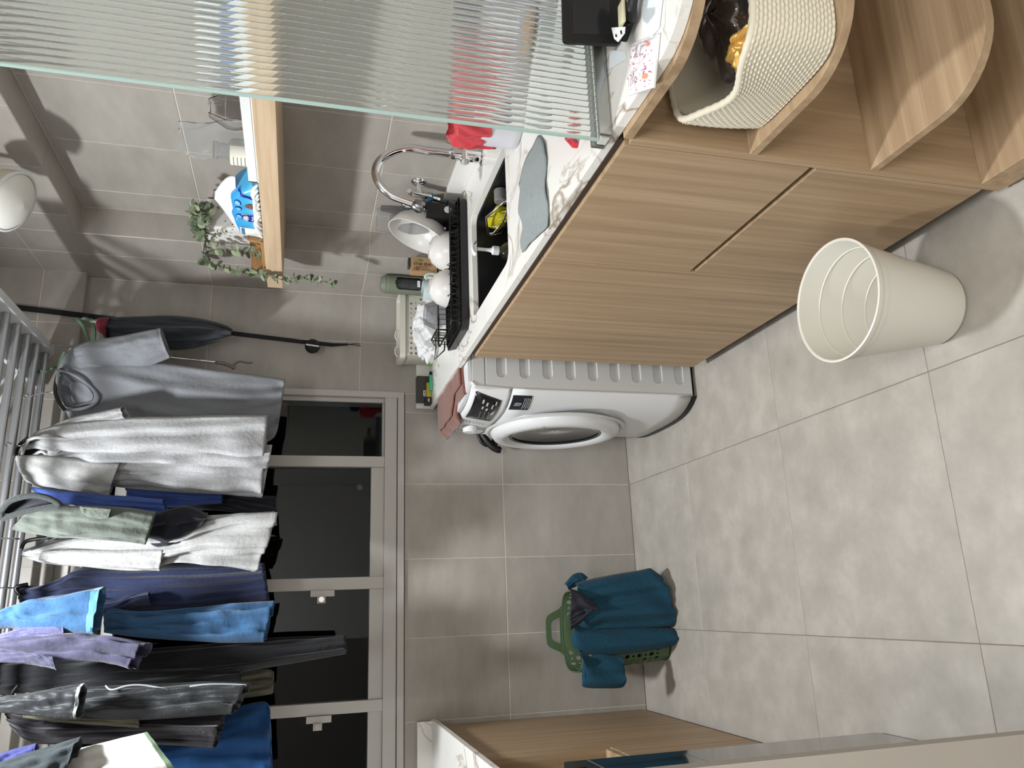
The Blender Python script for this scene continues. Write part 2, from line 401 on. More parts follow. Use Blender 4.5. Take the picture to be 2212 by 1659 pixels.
# worktop outline: rounded near corner
def near_outline(x0, y0, r, z, xr=XW, yfar=D):
    pts = [Vector((xr-.001, y0, z))]
    pts += [Vector((x0 + r - r*math.sin(a), y0 + r - r*math.cos(a), z)) for a in [PI/2*k/10 for k in range(11)]]
    return pts
def outline(x0, y0, r, z, yfar, col_notch=False):
    pts = near_outline(x0, y0, r, z) + [Vector((x0, yfar, z))]
    if col_notch: pts += [Vector((XC-.001, yfar, z)), Vector((XC-.001, YJ-.001, z)), Vector((XW-.001, YJ-.001, z))]
    else: pts += [Vector((XW-.001, yfar, z))]
    return list(reversed(pts))
top = MB().prism(outline(.796, .795, .125, CB, D-.001, True), (0, 0, CT-CB), holes=[sink_hole]).build('worktop', M_MARBLE, bevel=.0015)
tag(top, 'white marble worktop with grey-brown veins and black sink on the long oak cabinet', 'worktop')
up = MB().box(XW-.022, 1.145, CT, XW-.002, YJ-.002, .945).box(XC-.020, YJ-.002, CT, XC-.002, D-.001, .945).box(XC-.02, YJ-.022, CT, XW-.002, YJ-.002, .945).box(.796, D-.018, CT, XC-.02, D-.002, .941).build('upstand', M_MARBLE, top, bevel=.001)

# sink
sk = thing('sink', 'black undermount rectangular kitchen sink set in the marble worktop', 'sink', (1.05, 2.03, .68))
M_SINK = mat('black_composite', srgb(13, 13, 15), .42, noise=.15, nscale=400)
o_ = rrect(.868, 1.806, 1.232, 2.258, .034, 0); i_ = rrect(.880, 1.818, 1.220, 2.246, .03, 0)
mbk = MB(); n = len(o_); zs = [(o_, .8655), (i_, .8655), (i_, .70)]
mbk.v = [(q.x, q.y, z) for L, z in zs for q in L]
for j in range(2): mbk.f += [(j*n+i, j*n+(i+1) % n, (j+1)*n+(i+1) % n, (j+1)*n+i) for i in range(n)]
mbk.f.append(tuple(2*n + i for i in range(n)))
mbk.build('basin', M_SINK, sk, solid=.004, off=-1)
MB().lathe([(.0001, .002), (.030, .002), (.042, .005), (.045, .001)], (1.05, 1.98, .700), 28).build('drain', M_CHROME, sk)

# the cabinet carcass
cab = thing('base_cabinet', 'long oak laminate base cabinet with handleless doors under the marble worktop', 'cabinet', (1.09, 1.75, 0))
M_DARKW = mat('dark_gap_wood', srgb(58, 44, 34), .7)
YE = 2.373
MB().box(XF+.022, 1.1195, .062, XF+.036, YE-.003, CB-.002).build('front_rail', M_DARKW, cab)
MB().box(XF+.037, 1.1195, .062, XW-.004, YE-.019, .60).build('carcass', M_DARKW, cab)
MB().box(XF+.019, YE-.018, .0625, XW-.004, YE-.001, CB-.002).build('far_panel', M_WOODV, cab)
MB().box(XF+.05, 1.10, 0, XF+.065, YE-.01, .062).build('toe_kick', mat('dark_plinth', srgb(52, 42, 34), .6), cab)
def door(y0, y1, z0, z1): return MB().box(XF, y0+.0012, z0, XF+.018, y1-.0012, z1).build('door', M_WOODV, cab, bevel=.0008)
door(1.119, 1.61, .472, .856); door(1.119, 1.61, .062, .457)
MB().box(XF+.012, 1.119, .457, XF+.0215, 1.61, .472).build('recess_channel', M_DARKW, cab)
MB().box(XF+.010, 1.119, .857, XF+.022, YE, .8665).build('recess_channel', M_DARKW, cab)
door(1.61, 2.0075, .062, .856); door(2.0075, YE, .062, .856)
MB().box(XF+.001, 1.119-.0185, .0205, XW-.006, 1.1185, CB-.0185).build('end_panel', M_WOODV, cab, bevel=.0006)

# open shelf unit with rounded corners
su = thing('open_shelf_unit', 'oak open shelf unit with rounded corner shelves at the near end of the counter', 'shelf', (1.09, .95, 0))
def rshelf(name, z0, z1, x0=XF, y0=YN, r=.125, mt=M_WOODS, yf=1.1003):
    pts = near_outline(x0, y0, r, z0, XW-.003) + [Vector((x0, yf, z0)), Vector((XW-.004, yf, z0))]
    return MB().prism(list(reversed(pts)), (0, 0, z1-z0)).build(name, mt, su, bevel=.001)
rshelf('top_panel', CB-.0185, CB-.0005); rshelf('shelf_board', .598, .615); rshelf('shelf_board', .331, .349); rshelf('bottom_board', .018, .082)
MB().box(XW-.012, YN+.01, .083, XW-.003, 1.10, .848).build('back_panel', M_WOODS, su)

# ribbed glass screen standing in a chrome channel on the worktop
gs = thing('glass_screen', 'tall ribbed glass screen standing across the worktop in a metal channel', 'screen', (1.09, 1.12, CT))
x0, x1 = .790, XW-.003; pitch = .0125; sub = 8; nr = int(round((x1-x0)/pitch)); xs = []; ys = []
for k in range(nr):
    for j in range(sub):
        t = j/sub; xs.append(x0 + (k+t)*(x1-x0)/nr); a = (t-.5)*2; ys.append(1.1225 + .0025*math.sqrt(max(0, 1-a*a*.82)) )
xs.append(x1); ys.append(ys[0])
mg = MB(); z0, z1 = .905, 2.60; N = len(xs)
mg.v = [(x, y, z0) for x, y in zip(xs, ys)] + [(x, y, z1) for x, y in zip(xs, ys)] + [(x0, 1.1165, z0), (x1, 1.1165, z0), (x0, 1.1165, z1), (x1, 1.1165, z1)]
mg.f = [(i+1, i, i+N, i+N+1) for i in range(N-1)] + [(2*N, 2*N+1, 2*N+3, 2*N+2), (0, 2*N, 2*N+2, N), (2*N+1, N-1, 2*N-1, 2*N+3)]
mg.f += [tuple([2*N] + list(range(N)) + [2*N+1])[::-1][::-1], tuple(reversed([2*N+2] + list(range(N, 2*N)) + [2*N+3]))]
M_RIB = mat('ribbed_glass', (.94, .985, .965, 1), .0, trans=.91, ior=1.46)  # some diffuse white kept in the glass to imitate milky reflections
go = mg.build('glass_panel', M_RIB, gs); sm(go, 50)
MB().box(.7868, 1.1165, z0, .7900, 1.1240, z1).build('painted_bright_edge', mat('mint_painted_edge', srgb(172, 196, 190), .25), gs, bevel=.0006)  # opaque strip added; the edge's brightness is painted in as pale mint
M_CH = mat('brushed_channel', srgb(176, 176, 174), .22, .85)
MB().box(.786, 1.098, CT, XW-.003, 1.144, .889).box(.786, 1.098, .889, XW-.003, 1.1045, .912).box(.786, 1.1375, .889, XW-.003, 1.144, .912).build('channel', M_CH, gs, bevel=.001)
MB().box(.7865, 1.1105, .889, XW-.004, 1.131, .9045).build('glazing_block', mat('frosted_gasket', srgb(205, 206, 200), .4), gs)

# ---- floating shelf on the right wall
fs = MB().prism([Vector(q) for q in ((1.152, 1.15, 1.486), (1.152, 2.782, 1.486), (XC-.001, 2.782, 1.486), (XC-.001, YJ-.001, 1.486), (XW-.001, YJ-.001, 1.486), (XW-.001, 1.15, 1.486))][::-1], (0, 0, .054)).build('wall_shelf', M_WOODL, bevel=.001)
tag(fs, 'pale oak floating shelf fixed to the right wall above the sink', 'shelf')

# ================================================================ LEFT SIDE
lt = MB().box(XL+.001, 2.02, CB, -.412, D-.001, CT).build('worktop', M_MARBLE, bevel=.0015)
tag(lt, 'white marble worktop on the low oak cabinet at the left edge', 'worktop')
MB().box(XL+.001, D-.02, CT, -.418, D-.002, .941).build('upstand', M_MARBLE, lt)
XLF = -.435
lc = thing('base_cabinet', 'oak laminate base cabinet beside the green laundry basket, at the left edge', 'cabinet', (-.74, 2.6, 0))
MB().box(XL+.002, 2.42, .05, XLF-.02, D-.003, CB-.002).box(XL+.002, 1.86, .05, XLF-.022, 2.40, .44).build('carcass', M_DARKW, lc)
MB().box(XL+.002, 2.0, 0, XLF-.04, D-.004, .05).build('toe_kick', mat('dark_plinth', srgb(52, 42, 34), .6), lc)
MB().box(XLF-.018, 2.42, .022, XLF, D-.012, .853).build('door', M_WOODV, lc, bevel=.0008)
MB().box(XLF-.018, 1.86, .022, XLF, 2.4175, .452).build('door', M_WOODV, lc, bevel=.0008)
MB().box(XL+.003, 1.86, .455, XLF-.002, 2.40, .473).build('niche_board', M_WOODS, lc, bevel=.0006)
MB().box(XL+.003, 2.400, .44, XLF-.003, 2.418, CB-.003).build('side_panel', M_WOODV, lc)
MB().box(XL+.003, 1.86, CB-.036, XLF-.004, 2.40, CB-.002).build('rail', M_WOODS, lc, bevel=.0006)
# dark glossy appliance in front of it
ap = thing('dishwasher', 'dark glossy freestanding appliance in front of the left oak cabinet, partly behind the pale partition', 'appliance', (-.62, 1.45, 0))
M_APP = mat('dark_glossy_panel', srgb(38, 42, 48), .12, .2, coat=1)
MB().box(XL+.01, 1.12, .012, -.336, 1.753, .77).build('body', M_APP, ap, bevel=.004)
MB().box(-.50, 1.76, .70, -.352, 1.835, .795).build('hinge_block', M_BLACK, ap, bevel=.003)
MB().box(-.80, 1.2, .0, -.40, 1.7, .012).build('plinth', M_BLACK, ap)

def crumple(c, hx, hy, hz, seed, n=26, amp=.25):
    r0 = random.Random(seed); ph = [r0.uniform(0, 6.3) for _ in range(12)]
    def fn(u, v):
        a, b_ = u*2*PI, v*PI; d = Vector((math.cos(a)*math.sin(b_), math.sin(a)*math.sin(b_), -math.cos(b_)))
        f = 1 + amp*(math.sin(3*a + ph[0])*math.sin(4*b_ + ph[1]) + .6*math.sin(7*a + 3*b_ + ph[2]) + .5*math.sin(5*b_ - 2*a + ph[3]) + .35*math.sin(13*a - 6*b_ + ph[4]) + .3*math.sin(11*b_ + 9*a + ph[5]))/1.6
        return Vector((c[0] + hx*d.x*f, c[1] + hy*d.y*f, c[2] + hz*d.z*f))
    return MB().grid(fn, n*2, n, True)

# ================================================================ WASHING MACHINE
wm = thing('washing_machine', 'white front-loading washing machine standing at the far end of the oak cabinet', 'washing machine', (1.0, 2.77, 0))
M_WM = mat('washer_white_enamel', srgb(218, 219, 221), .28)
M_WMS = mat('washer_side_enamel', srgb(205, 205, 204), .4)
wy0, wy1 = 2.470, 3.070
def fx(y, z):
    t = (y - 2.77) / .30
    x = .645 + .05 * abs(t) ** 5 + .012 * t*t
    if z > .705: x += (z - .705) * .06
    if z > .83: x += (z - .83) ** 2 * 50
    return x
# side panel with nine pressed slots
def obround(cx, cz, hw, r, y, n=8):
    return [Vector((cx + hw + r*math.sin(a), y, cz + r*math.cos(a))) for a in [PI*k/n for k in range(n+1)]] + \
           [Vector((cx - hw - r*math.sin(a), y, cz - r*math.cos(a))) for a in [PI*k/n for k in range(n+1)]]
slots_z = [.741, .658, .574, .489, .405, .321, .237, .152, .067]
poly = [Vector((.708, wy0, .018)), Vector((1.29, wy0, .018)), Vector((1.29, wy0, .798)), Vector((.708, wy0, .798))]
MB().prism(poly, (0, .006, 0), holes=[obround(.905, z, .14, .0165, wy0) for z in slots_z]).build('side_panel', M_WMS, wm, bevel=.0025, seg=3)
mbx = MB(); mbx.box(.706, wy0+.0045, .016, 1.29, wy1, .80)
mbx.build('body', M_WMS, wm)
MB().box(.72, wy0+.02, .0, 1.28, wy1-.02, .016).build('base', M_BLACK, wm)
MB().grid(lambda u, v: Vector((fx(wy0+.002 + u*.596, .02) - (.0 if v else 0), wy0+.002 + u*.596, .004 + v*.016)), 24, 2).build('base_seal', M_BLACK, wm, solid=.004)
# curved front
def front(name, z0, z1, nz, mt):
    def fn(u, v):
        # wraps round the near side, across the front and round the far side
        z = z0 + v*(z1-z0)
        if u < .12: s = u/.12; return Vector((.7055 + (fx(wy0+.0, z)-.7055)*s, wy0, z))
        if u > .88: s = (1-u)/.12; return Vector((.7055 + (fx(wy1, z)-.7055)*s, wy1, z))
        y = wy0 + (u-.12)/.76*(wy1-wy0)
        return Vector((fx(y, z), y, z))
    o = MB().grid(fn, 51, nz).build(name, mt, wm, solid=.004, off=1); sm(o, 60); return o
front('front_panel', .022, .7035, 12, M_WM); front('control_panel', .7055, .846, 12, M_WM)
def lidf(u, v):
    y = wy0 + u*(wy1-wy0); xf = fx(min(max(y, wy0+.004), wy1-.004), .846) + .003
    return Vector((xf + v*(1.29-xf), y, .8495 - .003*(1-min(1, v*40))))
MB().grid(lidf, 21, 8).build('lid', M_WM, wm, solid=.012, off=-1)
MB().box(.7065, wy0-.0005, .8005, 1.29, wy0+.01, .847).build('lid_edge', M_WMS, wm, bevel=.003)
# display
def onf(y, z, d=.0015):
    return Vector((fx(y, z) - d, y, z))
dp = [(2.487, .828), (2.484, .742), (2.50, .735), (2.70, .731), (2.675, .828)]
def quadf(y0, y1, z0, z1, sk=0.0, nu=8, nv=4, d=.0015):
    return MB().grid(lambda u, v: onf(y0 + u*(y1-y0) + sk*(1-v), z0 + v*(z1-z0), d), nu, nv)
dsp = quadf(2.487, 2.668, .733, .829, .028).build('display', mat('display_black', srgb(30, 30, 32), .25), wm, solid=.003, off=0, smooth=True)
M_TICK = mat('display_print', srgb(196, 198, 200), .6)
tk = MB()
for (y, z, a, b) in ((2.515, .795, .010, .003), (2.523, .778, .010, .003), (2.55, .79, .009, .003), (2.556, .773, .009, .003), (2.53, .757, .013, .0022), (2.505, .748, .010, .002), (2.58, .748, .014, .0024), (2.568, .744, .016, .0015)):
    y += .030*(1-(z-.733)/.096)
    tk.grid(lambda u, v, y=y, z=z, a=a, b=b: onf(y + (u-.5)*2*a, z + (v-.5)*2*b, .0035), 2, 2)
for i in range(4):
    for j in range(3): tk.grid(lambda u, v, i=i, j=j: onf(2.60 + i*.019 + (u-.5)*.009, .79 - j*.016 - i*.002 + (v-.5)*.0022, .0035), 2, 2)
tk.build('display_marks', M_TICK, dsp)['kind'] = 'stuff'
kp = onf(2.815, .782); kn = MB().lathe([(.0001, .021), (.023, .021), (.0265, .017), (.028, 0)], kp, 28, (-1, 0, .06)).build('dial', M_PLAS, wm); sm(kn, 30)
tk = MB()
for i in range(7):
    y = 2.725 + i*.004; z = .825 - i*.013
    tk.grid(lambda u, v, y=y, z=z: onf(y + (u-.5)*.022, z + (v-.5)*.002, .002), 2, 2)
for i in range(5):
    y = 2.875 + (i % 2)*.012; z = .815 - i*.015
    tk.grid(lambda u, v, y=y, z=z: onf(y + (u-.5)*.020, z + (v-.5)*.003, .002), 2, 2)
tk.build('programme_marks', mat('grey_print', srgb(110, 112, 116), .6), wm)['kind'] = 'stuff'
# capacity badge
bd = quadf(2.489, 2.560, .628, .697, .0, d=.002).build('badge', mat('badge_navy', srgb(38, 40, 52), .3), wm, solid=.002, off=0)
nx = Vector((-.12, 1, 0)).normalized()
text('badge_text', '10', .036, M_TICK, bd, onf(2.523, .672, .0065), (.10, -1, 0), (0, 0, 1))
tk = MB()
for i in range(4): tk.grid(lambda u, v, i=i: onf(2.497 + u*(.055 - .008*(i % 2)), .651 - i*.0065 + v*.002, .0038), 3, 2)
tk.build('badge_lines', M_TICK, bd)
# door
dc = Vector((.640, 2.795, .450)); ax = Vector((-1, 0, 0))
d = MB().lathe([(.176, .012), (.180, .024), (.205, .036), (.236, .030), (.249, .012), (.250, -.010)], dc, 64, ax).build('door', M_WM, wm); sm(d, 60)
g = MB().lathe([(.0001, .002), (.08, -.002), (.14, .004), (.172, .016), (.180, .022)], dc, 56, ax).build('door_glass', mat('door_smoked_glass', srgb(36, 38, 42), .06, coat=1), d); sm(g, 60)
g = MB().lathe([(.168, .020), (.172, .0235), (.177, .0235), (.178, .018)], dc, 56, ax).build('door_trim', mat('door_trim_grey', srgb(90, 92, 94), .25, .6), d); sm(g, 60)
rec = MB().lathe([(.252, .004), (.262, .010), (.272, .004)], dc + Vector((.004, 0, 0)), 64, ax).build('door_surround', M_WMS, wm); sm(rec, 60)
hd = MB()
for k in range(30):
    a = math.radians(30 + k*1.9); p = dc + Vector((-.037, -math.cos(a)*.220, math.sin(a)*.220)); q = Vector((0, -math.cos(a), math.sin(a)))
    hd.obox(p, q*.010, Vector((.0012, 0, 0)), q.cross(Vector((1, 0, 0)))*.0012)
hd.build('grip_ribs', M_PLAS, d)
# towel on the machine
def towf(u, v):
    # u along depth from the front lip backwards, v across the machine
    y = 2.515 + v*.465 + .012*math.sin(u*5)
    v0 = max(0, min(1, (v-.30)/.12)); s0 = .075*(1-v0) + .0; s = s0 + u*(.44-s0)
    if v0 < 1 and u == 0: pass
    if s < .045: x, z = .648 + .022*(s/.045), .828 + .0255*(s/.045)
    else: x, z = .670 + (s-.045), .8535
    z += .0016*math.sin(v*13 + u*4) + .0006*math.sin(v*31 + 1)
    if s < .045: x -= .004*abs(math.sin(v*14))
    if v < .04 : z -= .001
    return Vector((x - .004, y + .006*math.sin(6*u), z + .004))
tw = MB().grid(towf, 40, 40).build('towel', mat('terracotta_towel', srgb(122, 72, 58), .95, noise=.18, nscale=90, bump=.6, bscale=260, stretch=(.35, 1, 1), sheen=.4), solid=.010, off=1, smooth=True)
tag(tw, 'terracotta brown towel draped over the front of the washing machine top', 'towel')
tw2 = MB().grid(lambda u, v: towf(.10 + u*.9, v*.93 + .02) + Vector((.0, -.006, .013)), 36, 36).build('towel_fold', MATS['terracotta_towel'], tw, solid=.006, off=1, smooth=True)
# black strap / hose on the wall behind
hs = MB()
q = [P(x, y, 1, 3.10) for x, y in ((1030, 930), (1038, 952), (1050, 962), (1062, 958), (1068, 945))]
hs.tube(catmull(q, 18), .0075, 8)
q = [P(x, y, 1, 3.09) for x, y in ((1040, 935), (1052, 953), (1066, 967), (1082, 973))]
hs.tube(catmull(q, 14), [.015]*13 + [.012], 8)
q = [P(x, y, 1, 3.10) for x, y in ((1068, 962), (1078, 945), (1076, 930), (1050, 925))]
hs.tube(catmull(q, 12), .010, 8)
tag(hs.build('hose', M_BLACK, smooth=True), 'looped black hose hanging against the wall beside the washing machine door', 'hose')

# ================================================================ FLOOR THINGS
bn = thing('waste_bin', 'white tapered round waste bin standing on the floor by the oak cabinet', 'bin', (.612, 1.340, 0))
M_BIN = mat('bin_white_plastic', srgb(222, 219, 210), .38, sss=0)
def rb(z): return .083 + (.1335-.083)*z/.2785
prof = [(.0001, .0006), (.070, .0006), (.079, .004), (rb(.012), .014)] + [(rb(z), z) for z in (.06, .12, .18, .24, .262)] + [(rb(.262)+.0022, .264), (rb(.272)+.003, .272), (rb(.2785)+.0026, .2785), (rb(.2785)-.001, .2795), (rb(.276)-.003, .277)]
prof += [(rb(z)-.0035 + d_, z + e_) for z in (.228, .174, .118) for d_, e_ in ((0, .0024), (-.0018, .001), (-.0018, -.001), (0, -.0024))] + [(.084, .012), (.075, .007), (.0001, .007)]
o = MB().lathe(prof, (.612, 1.340, 0), 72).build('bin_body', M_BIN, bn); sm(o, 16)
MB().lathe([(rb(.246)+.0004, .246), (rb(.247)+.0012, .247), (rb(.249)+.0004, .2485)], (.612, 1.340, 0), 72).build('bead', M_BIN, bn, smooth=True)

# perforated green laundry basket
lb = thing('laundry_basket', 'green perforated laundry basket with cut-out handles in front of the tiled wall', 'basket', (-.10, 2.93, 0))
M_GRN = mat('green_basket_plastic', srgb(82, 104, 74), .5)
BX, BY = -.113, 2.955
def bell(a, z, hx=.150, hy=.118):
    s = .80 + .20*min(1, z/.40); e = 3.2
    c_, s_ = math.cos(a), math.sin(a)
    r = (abs(c_)**e + abs(s_)**e) ** (-1/e)
    return Vector((BX + hx*s*r*c_, BY + hy*s*r*s_, z))
def perf(mb, fn, nu, nv, rad, skip=lambda i, j: False, rfun=None, asp=1.0):
    """perforated sheet over fn(u, v): an eight-sided hole in each cell"""
    for j in range(nv):
        for i in range(nu):
            u0, u1, v0, v1 = i/nu, (i+1)/nu, j/nv, (j+1)/nv
            uc, vc = (u0+u1)/2, (v0+v1)/2
            if skip(i, j):
                mb.add([fn(u0,v0), fn(u1,v0), fn(u1,v1), fn(u0,v1)], [(0,1,2,3)]); continue
            rr = rfun(i, j) if rfun else rad
            ring = []; sq = []
            for k in range(8):
                a = PI/4*k; ca, sa = math.cos(a), math.sin(a); mm = max(abs(ca), abs(sa))
                ring.append(fn(uc + ca*rr*(u1-u0)/2, vc + sa*rr*asp*(v1-v0)/2)); sq.append(fn(uc + ca/mm*(u1-u0)/2, vc + sa/mm*(v1-v0)/2))
            mb.add(ring + sq, [(k, 8+k, 8+(k+1) % 8, (k+1) % 8) for k in range(8)])
mb1 = MB()
perf(mb1, lambda u, v: bell(u*2*PI, .045 + v*.307), 40, 12, .5, rfun=lambda i, j: .80 if (i+j) % 2 == 0 else .46)
mb1.grid(lambda u, v: bell(u*2*PI, .006 + v*.039) - (Vector((0,0,0)) if v else Vector((0,0,.0))), 88, 3, True)
mb1.grid(lambda u, v: bell(u*2*PI, .352 + v*.016), 88, 3, True)
mb1.grid(lambda u, v: Vector((BX, BY, .006)) + (bell(u*2*PI, .006) - Vector((BX, BY, .006)))*v, 44, 3, True)
lbo = mb1.build('basket_wall', M_GRN, lb, solid=.0035, weld=True)
def hand(sgn):
    mbh = MB(); a0 = sgn*PI/2; W = .60
    def at(t, h): q = bell(a0 - sgn*t*W, .368); q.z = h; return q
    T = [-1 + k/16 for k in range(33)]
    outer = [at(t, .366 + .070*(1/(1+math.exp((abs(t)-.78)*13)))) for t in T]
    rows = []
    for i, t in enumerate(T):
        tt = max(-.52, min(.52, t)); k = max(0, 1 - (abs(tt)/.52)**6)
        rows.append((at(t, .366), at(t, min(outer[i].z, .378)), at(t, min(outer[i].z, .378 + .036*(k**.8 if abs(t) < .52 else 0))), outer[i]))
    for i in range(32):
        for j in (0, 2): mbh.add([rows[i][j], rows[i+1][j], rows[i+1][j+1], rows[i][j+1]], [(0, 1, 2, 3)])
    return mbh
for s_ in (-1, 1): hand(s_).build('handle', M_GRN, lb, solid=.004)
def side_rim(u): q = bell(u*2*PI, .368); q.z = .367; return q
MB().tube([side_rim(k/96) for k in range(96)], .0030, 6, closed=True).build('rim', M_GRN, lb, smooth=True)
MB().tube([bell(2*PI*k/48, .004) for k in range(48)], .004, 6, closed=True).build('foot_rim', mat('dark_green_foot', srgb(34, 46, 32), .6), lb)
o = crumple((BX, BY, .165), .112, .084, .125, 21, 26, .08).build('dark_filler', mat('filler_dark', srgb(30, 32, 40), .95), smooth=True)  # filler added so the basket's interior reads dark through the holes
tag(o, 'dark filler added inside the green basket to darken it behind its holes', 'filler')
# teal shirt hanging over its front
M_TEAL = mat('teal_cotton', srgb(12, 64, 86), .9, noise=.08, nscale=60, bump=.25, bscale=120, sheen=.05)
def clothgrid(corners_fn, nu, nv): return MB().grid(corners_fn, nu, nv)
YT = BY - .118
def sheet(name, quads, Y0, mt, parent, bulge=.02, fold=.006, nf=3, ph=0, thick=.003, lean=0.0, n=34):
    """cloth traced as rows of (left, right) photo points at the basket's front"""
    L = catmull([P(a[0], a[1], 1, Y0 + lean*i) for i, (a, b) in enumerate(quads)], n); R = catmull([P(b[0], b[1], 1, Y0 + lean*i) for i, (a, b) in enumerate(quads)], n)
    def fn(u, v):
        i = min(int(v*(n-1)+.5), n-1); p = L[i].lerp(R[i], u)
        p.y += -bulge*math.sin(PI*min(1, max(0, u)))**.6 + fold*math.sin(u*nf*2*PI + ph + 2*v) + fold*.6*math.sin(u*nf*4.3*PI + ph*2 - 3*v) + fold*.5*math.sin(u*9 + v*13 + ph)*math.sin(v*PI)
        return p
    return MB().grid(fn, 36, n).build(name, mt, parent, solid=thick, smooth=True)
ts = thing('tshirt', 'teal T-shirt hanging over the front of the green laundry basket', 'shirt', (-.06, YT-.02, .03))
sheet('body', [((1243, 1290), (1243, 1262)), ((1258, 1360), (1262, 1255)), ((1300, 1358), (1320, 1243)), ((1370, 1356), (1375, 1234)), ((1420, 1355), (1403, 1228)), ((1452, 1352), (1412, 1232)), ((1457, 1350), (1430, 1245))], YT-.022, M_TEAL, ts, bulge=.03, nf=2, fold=.008)
sheet('front_panel', [((1235, 1372), (1237, 1350)), ((1245, 1402), (1262, 1352)), ((1290, 1415), (1310, 1354)), ((1350, 1412), (1360, 1356)), ((1420, 1402), (1430, 1357)), ((1452, 1394), (1452, 1358)), ((1459, 1388), (1458, 1366))], YT-.016, M_TEAL, ts, bulge=.022, nf=1, ph=1, fold=.004)
sheet('sleeve', [((1258, 1442), (1250, 1405)), ((1258, 1470), (1272, 1418)), ((1262, 1484), (1292, 1414)), ((1300, 1486), (1320, 1416)), ((1344, 1484), (1342, 1420)), ((1347, 1470), (1346, 1440))], YT-.020, M_TEAL, ts, bulge=.018, nf=1, ph=2.2, fold=.007)
sheet('cuff', [((1228, 1274), (1220, 1262)), ((1236, 1270), (1238, 1242)), ((1245, 1266), (1256, 1238)), ((1252, 1262), (1270, 1248))], YT+.006, M_TEAL, ts, bulge=.01, nf=1, fold=.003)
M_CHAR = mat('charcoal_knit', srgb(44, 44, 56), .95, noise=.12, nscale=80, bump=.3, bscale=160)
dk = sheet('cloth', [((1232, 1340), (1230, 1272)), ((1245, 1330), (1250, 1278)), ((1262, 1322), (1268, 1292)), ((1275, 1322), (1285, 1305)), ((1283, 1318), (1290, 1312))], YT-.060, M_CHAR, None, bulge=.014, nf=1, fold=.006)
tag(dk, 'dark charcoal cloth spilling over the rim onto the teal T-shirt', 'cloth')
sheet('lining', [((1232, 1362), (1230, 1338)), ((1246, 1352), (1250, 1330)), ((1262, 1338), (1265, 1320)), ((1270, 1330), (1272, 1318))], YT-.052, M_CHAR, dk, bulge=.008, nf=1, fold=.004)

# knitted basket on the top open shelf
kb = thing('knitted_basket', 'cream knitted rope basket holding foil packs on the upper open shelf', 'basket', (.95, .95, .615))
mtk, nt, b = nm('cream_knit')
b.inputs['Base Color'].default_value = srgb(212, 204, 186); b.inputs['Roughness'].default_value = .9
MATK = mtk
def kb_wall(u, v, inset=0.0, zt=None):
    # u around, v up; soft rounded rectangle with sagging rim
    a = u*2*PI; e = 5.5; c_, s_ = math.cos(a), math.sin(a); r = (abs(c_)**e + abs(s_)**e) ** (-1/e)
    hx, hy = .148 - inset, .126 - inset
    sw = 1 + .03*math.sin(v*PI); x = .953 + hx*r*c_*sw; y = .957 + hy*r*s_*sw
    lw = max(0, -c_)**.5
    zt_ = .152 - .036*lw*math.exp(-((y-.955)/.062)**2) - .006*max(0, -s_) + .012*math.sin(a + .5)*(1-lw)
    z = .617 + v*zt_
    x += (-.010 - .012*math.exp(-((y-.955)/.07)**2))*v*v if c_ < 0 else 0
    return Vector((x, y, z))
def knit(u, v):
    p = kb_wall(u, v); q = kb_wall(u, v, .01); n_ = (p - q); n_.z = 0
    n_ = n_.normalized() if n_.length > 1e-6 else Vector((0,0,1))
    ridge = abs(math.sin(v*PI*20.0)) ; st = math.sin(u*2*PI*100 + (PI if int(v*20) % 2 else 0))
    return p + n_*(.0026*ridge + .0013*st*ridge)
o = MB().grid(knit, 480, 121, True).build('basket_wall', MATK, kb, smooth=True)
MB().grid(lambda u, v: kb_wall(u, 1 - v, .010), 96, 20, True).build('basket_lining', MATK, kb, smooth=True)
MB().grid(lambda u, v: Vector((.953, .953, .619)) + (kb_wall(u, 0, .010) - Vector((.953, .953, .617)))*v, 64, 3, True).build('basket_base', MATK, kb)
rim_ = [kb_wall(k/120, 1, .004) + Vector((0, 0, .001)) for k in range(120)]
MB().tube(rim_, [.0062 + .0012*(k % 2) for k in range(120)], 8, closed=True).build('rim', MATK, kb, smooth=True)
o = crumple((.958, .968, .688), .108, .086, .064, 3, 34, .13).build('foil_bag', mat('black_film', srgb(86, 80, 78), .18, .5, coat=.8), smooth=True)
tag(o, 'shiny black plastic bag of snacks inside the knitted basket', 'bag')
o = crumple((.852, .912, .712), .032, .050, .036, 9, 34, .20).build('foil_pack', mat('gold_foil', srgb(230, 184, 100), .42, .45), smooth=True)
tag(o, 'crinkled gold foil pack inside the knitted basket', 'packet')

# ================================================================ ON THE WORKTOP
# ---- tap
tp = thing('kitchen_tap', 'chrome gooseneck kitchen tap behind the near corner of the black sink', 'tap', (1.336, 2.063, CT))
tx, ty = 1.336, 2.063
o = MB().lathe([(.0001, 0), (.027, 0), (.027, .006), (.019, .010), (.018, .070), (.0165, .074), (.0165, .098), (.012, .102)], (tx, ty, CT), 28).build('tap_body', M_CHROME, tp); sm(o, 40)
pts = [(tx, ty, .985), (tx, ty, 1.06), (tx+.002, ty, 1.11), (tx-.010, ty+.002, 1.155), (tx-.038, ty+.006, 1.195), (tx-.078, ty+.012, 1.214), (tx-.118, ty+.018, 1.202), (tx-.148, ty+.024, 1.168), (tx-.160, ty+.028, 1.125), (tx-.166, ty+.03, 1.098)]
MB().tube(catmull(pts, 44), .0125, 16).build('spout', M_CHROME, tp, smooth=True)
o = MB().lathe([(.012, 0), (.017, .006), (.021, .024), (.016, .036), (.0001, .038)], (tx-.166, ty+.03, 1.102), 22, (-.35, .1, -1)).build('spray_head', mat('satin_steel', srgb(150, 150, 152), .25, 1.0), tp); sm(o, 50)
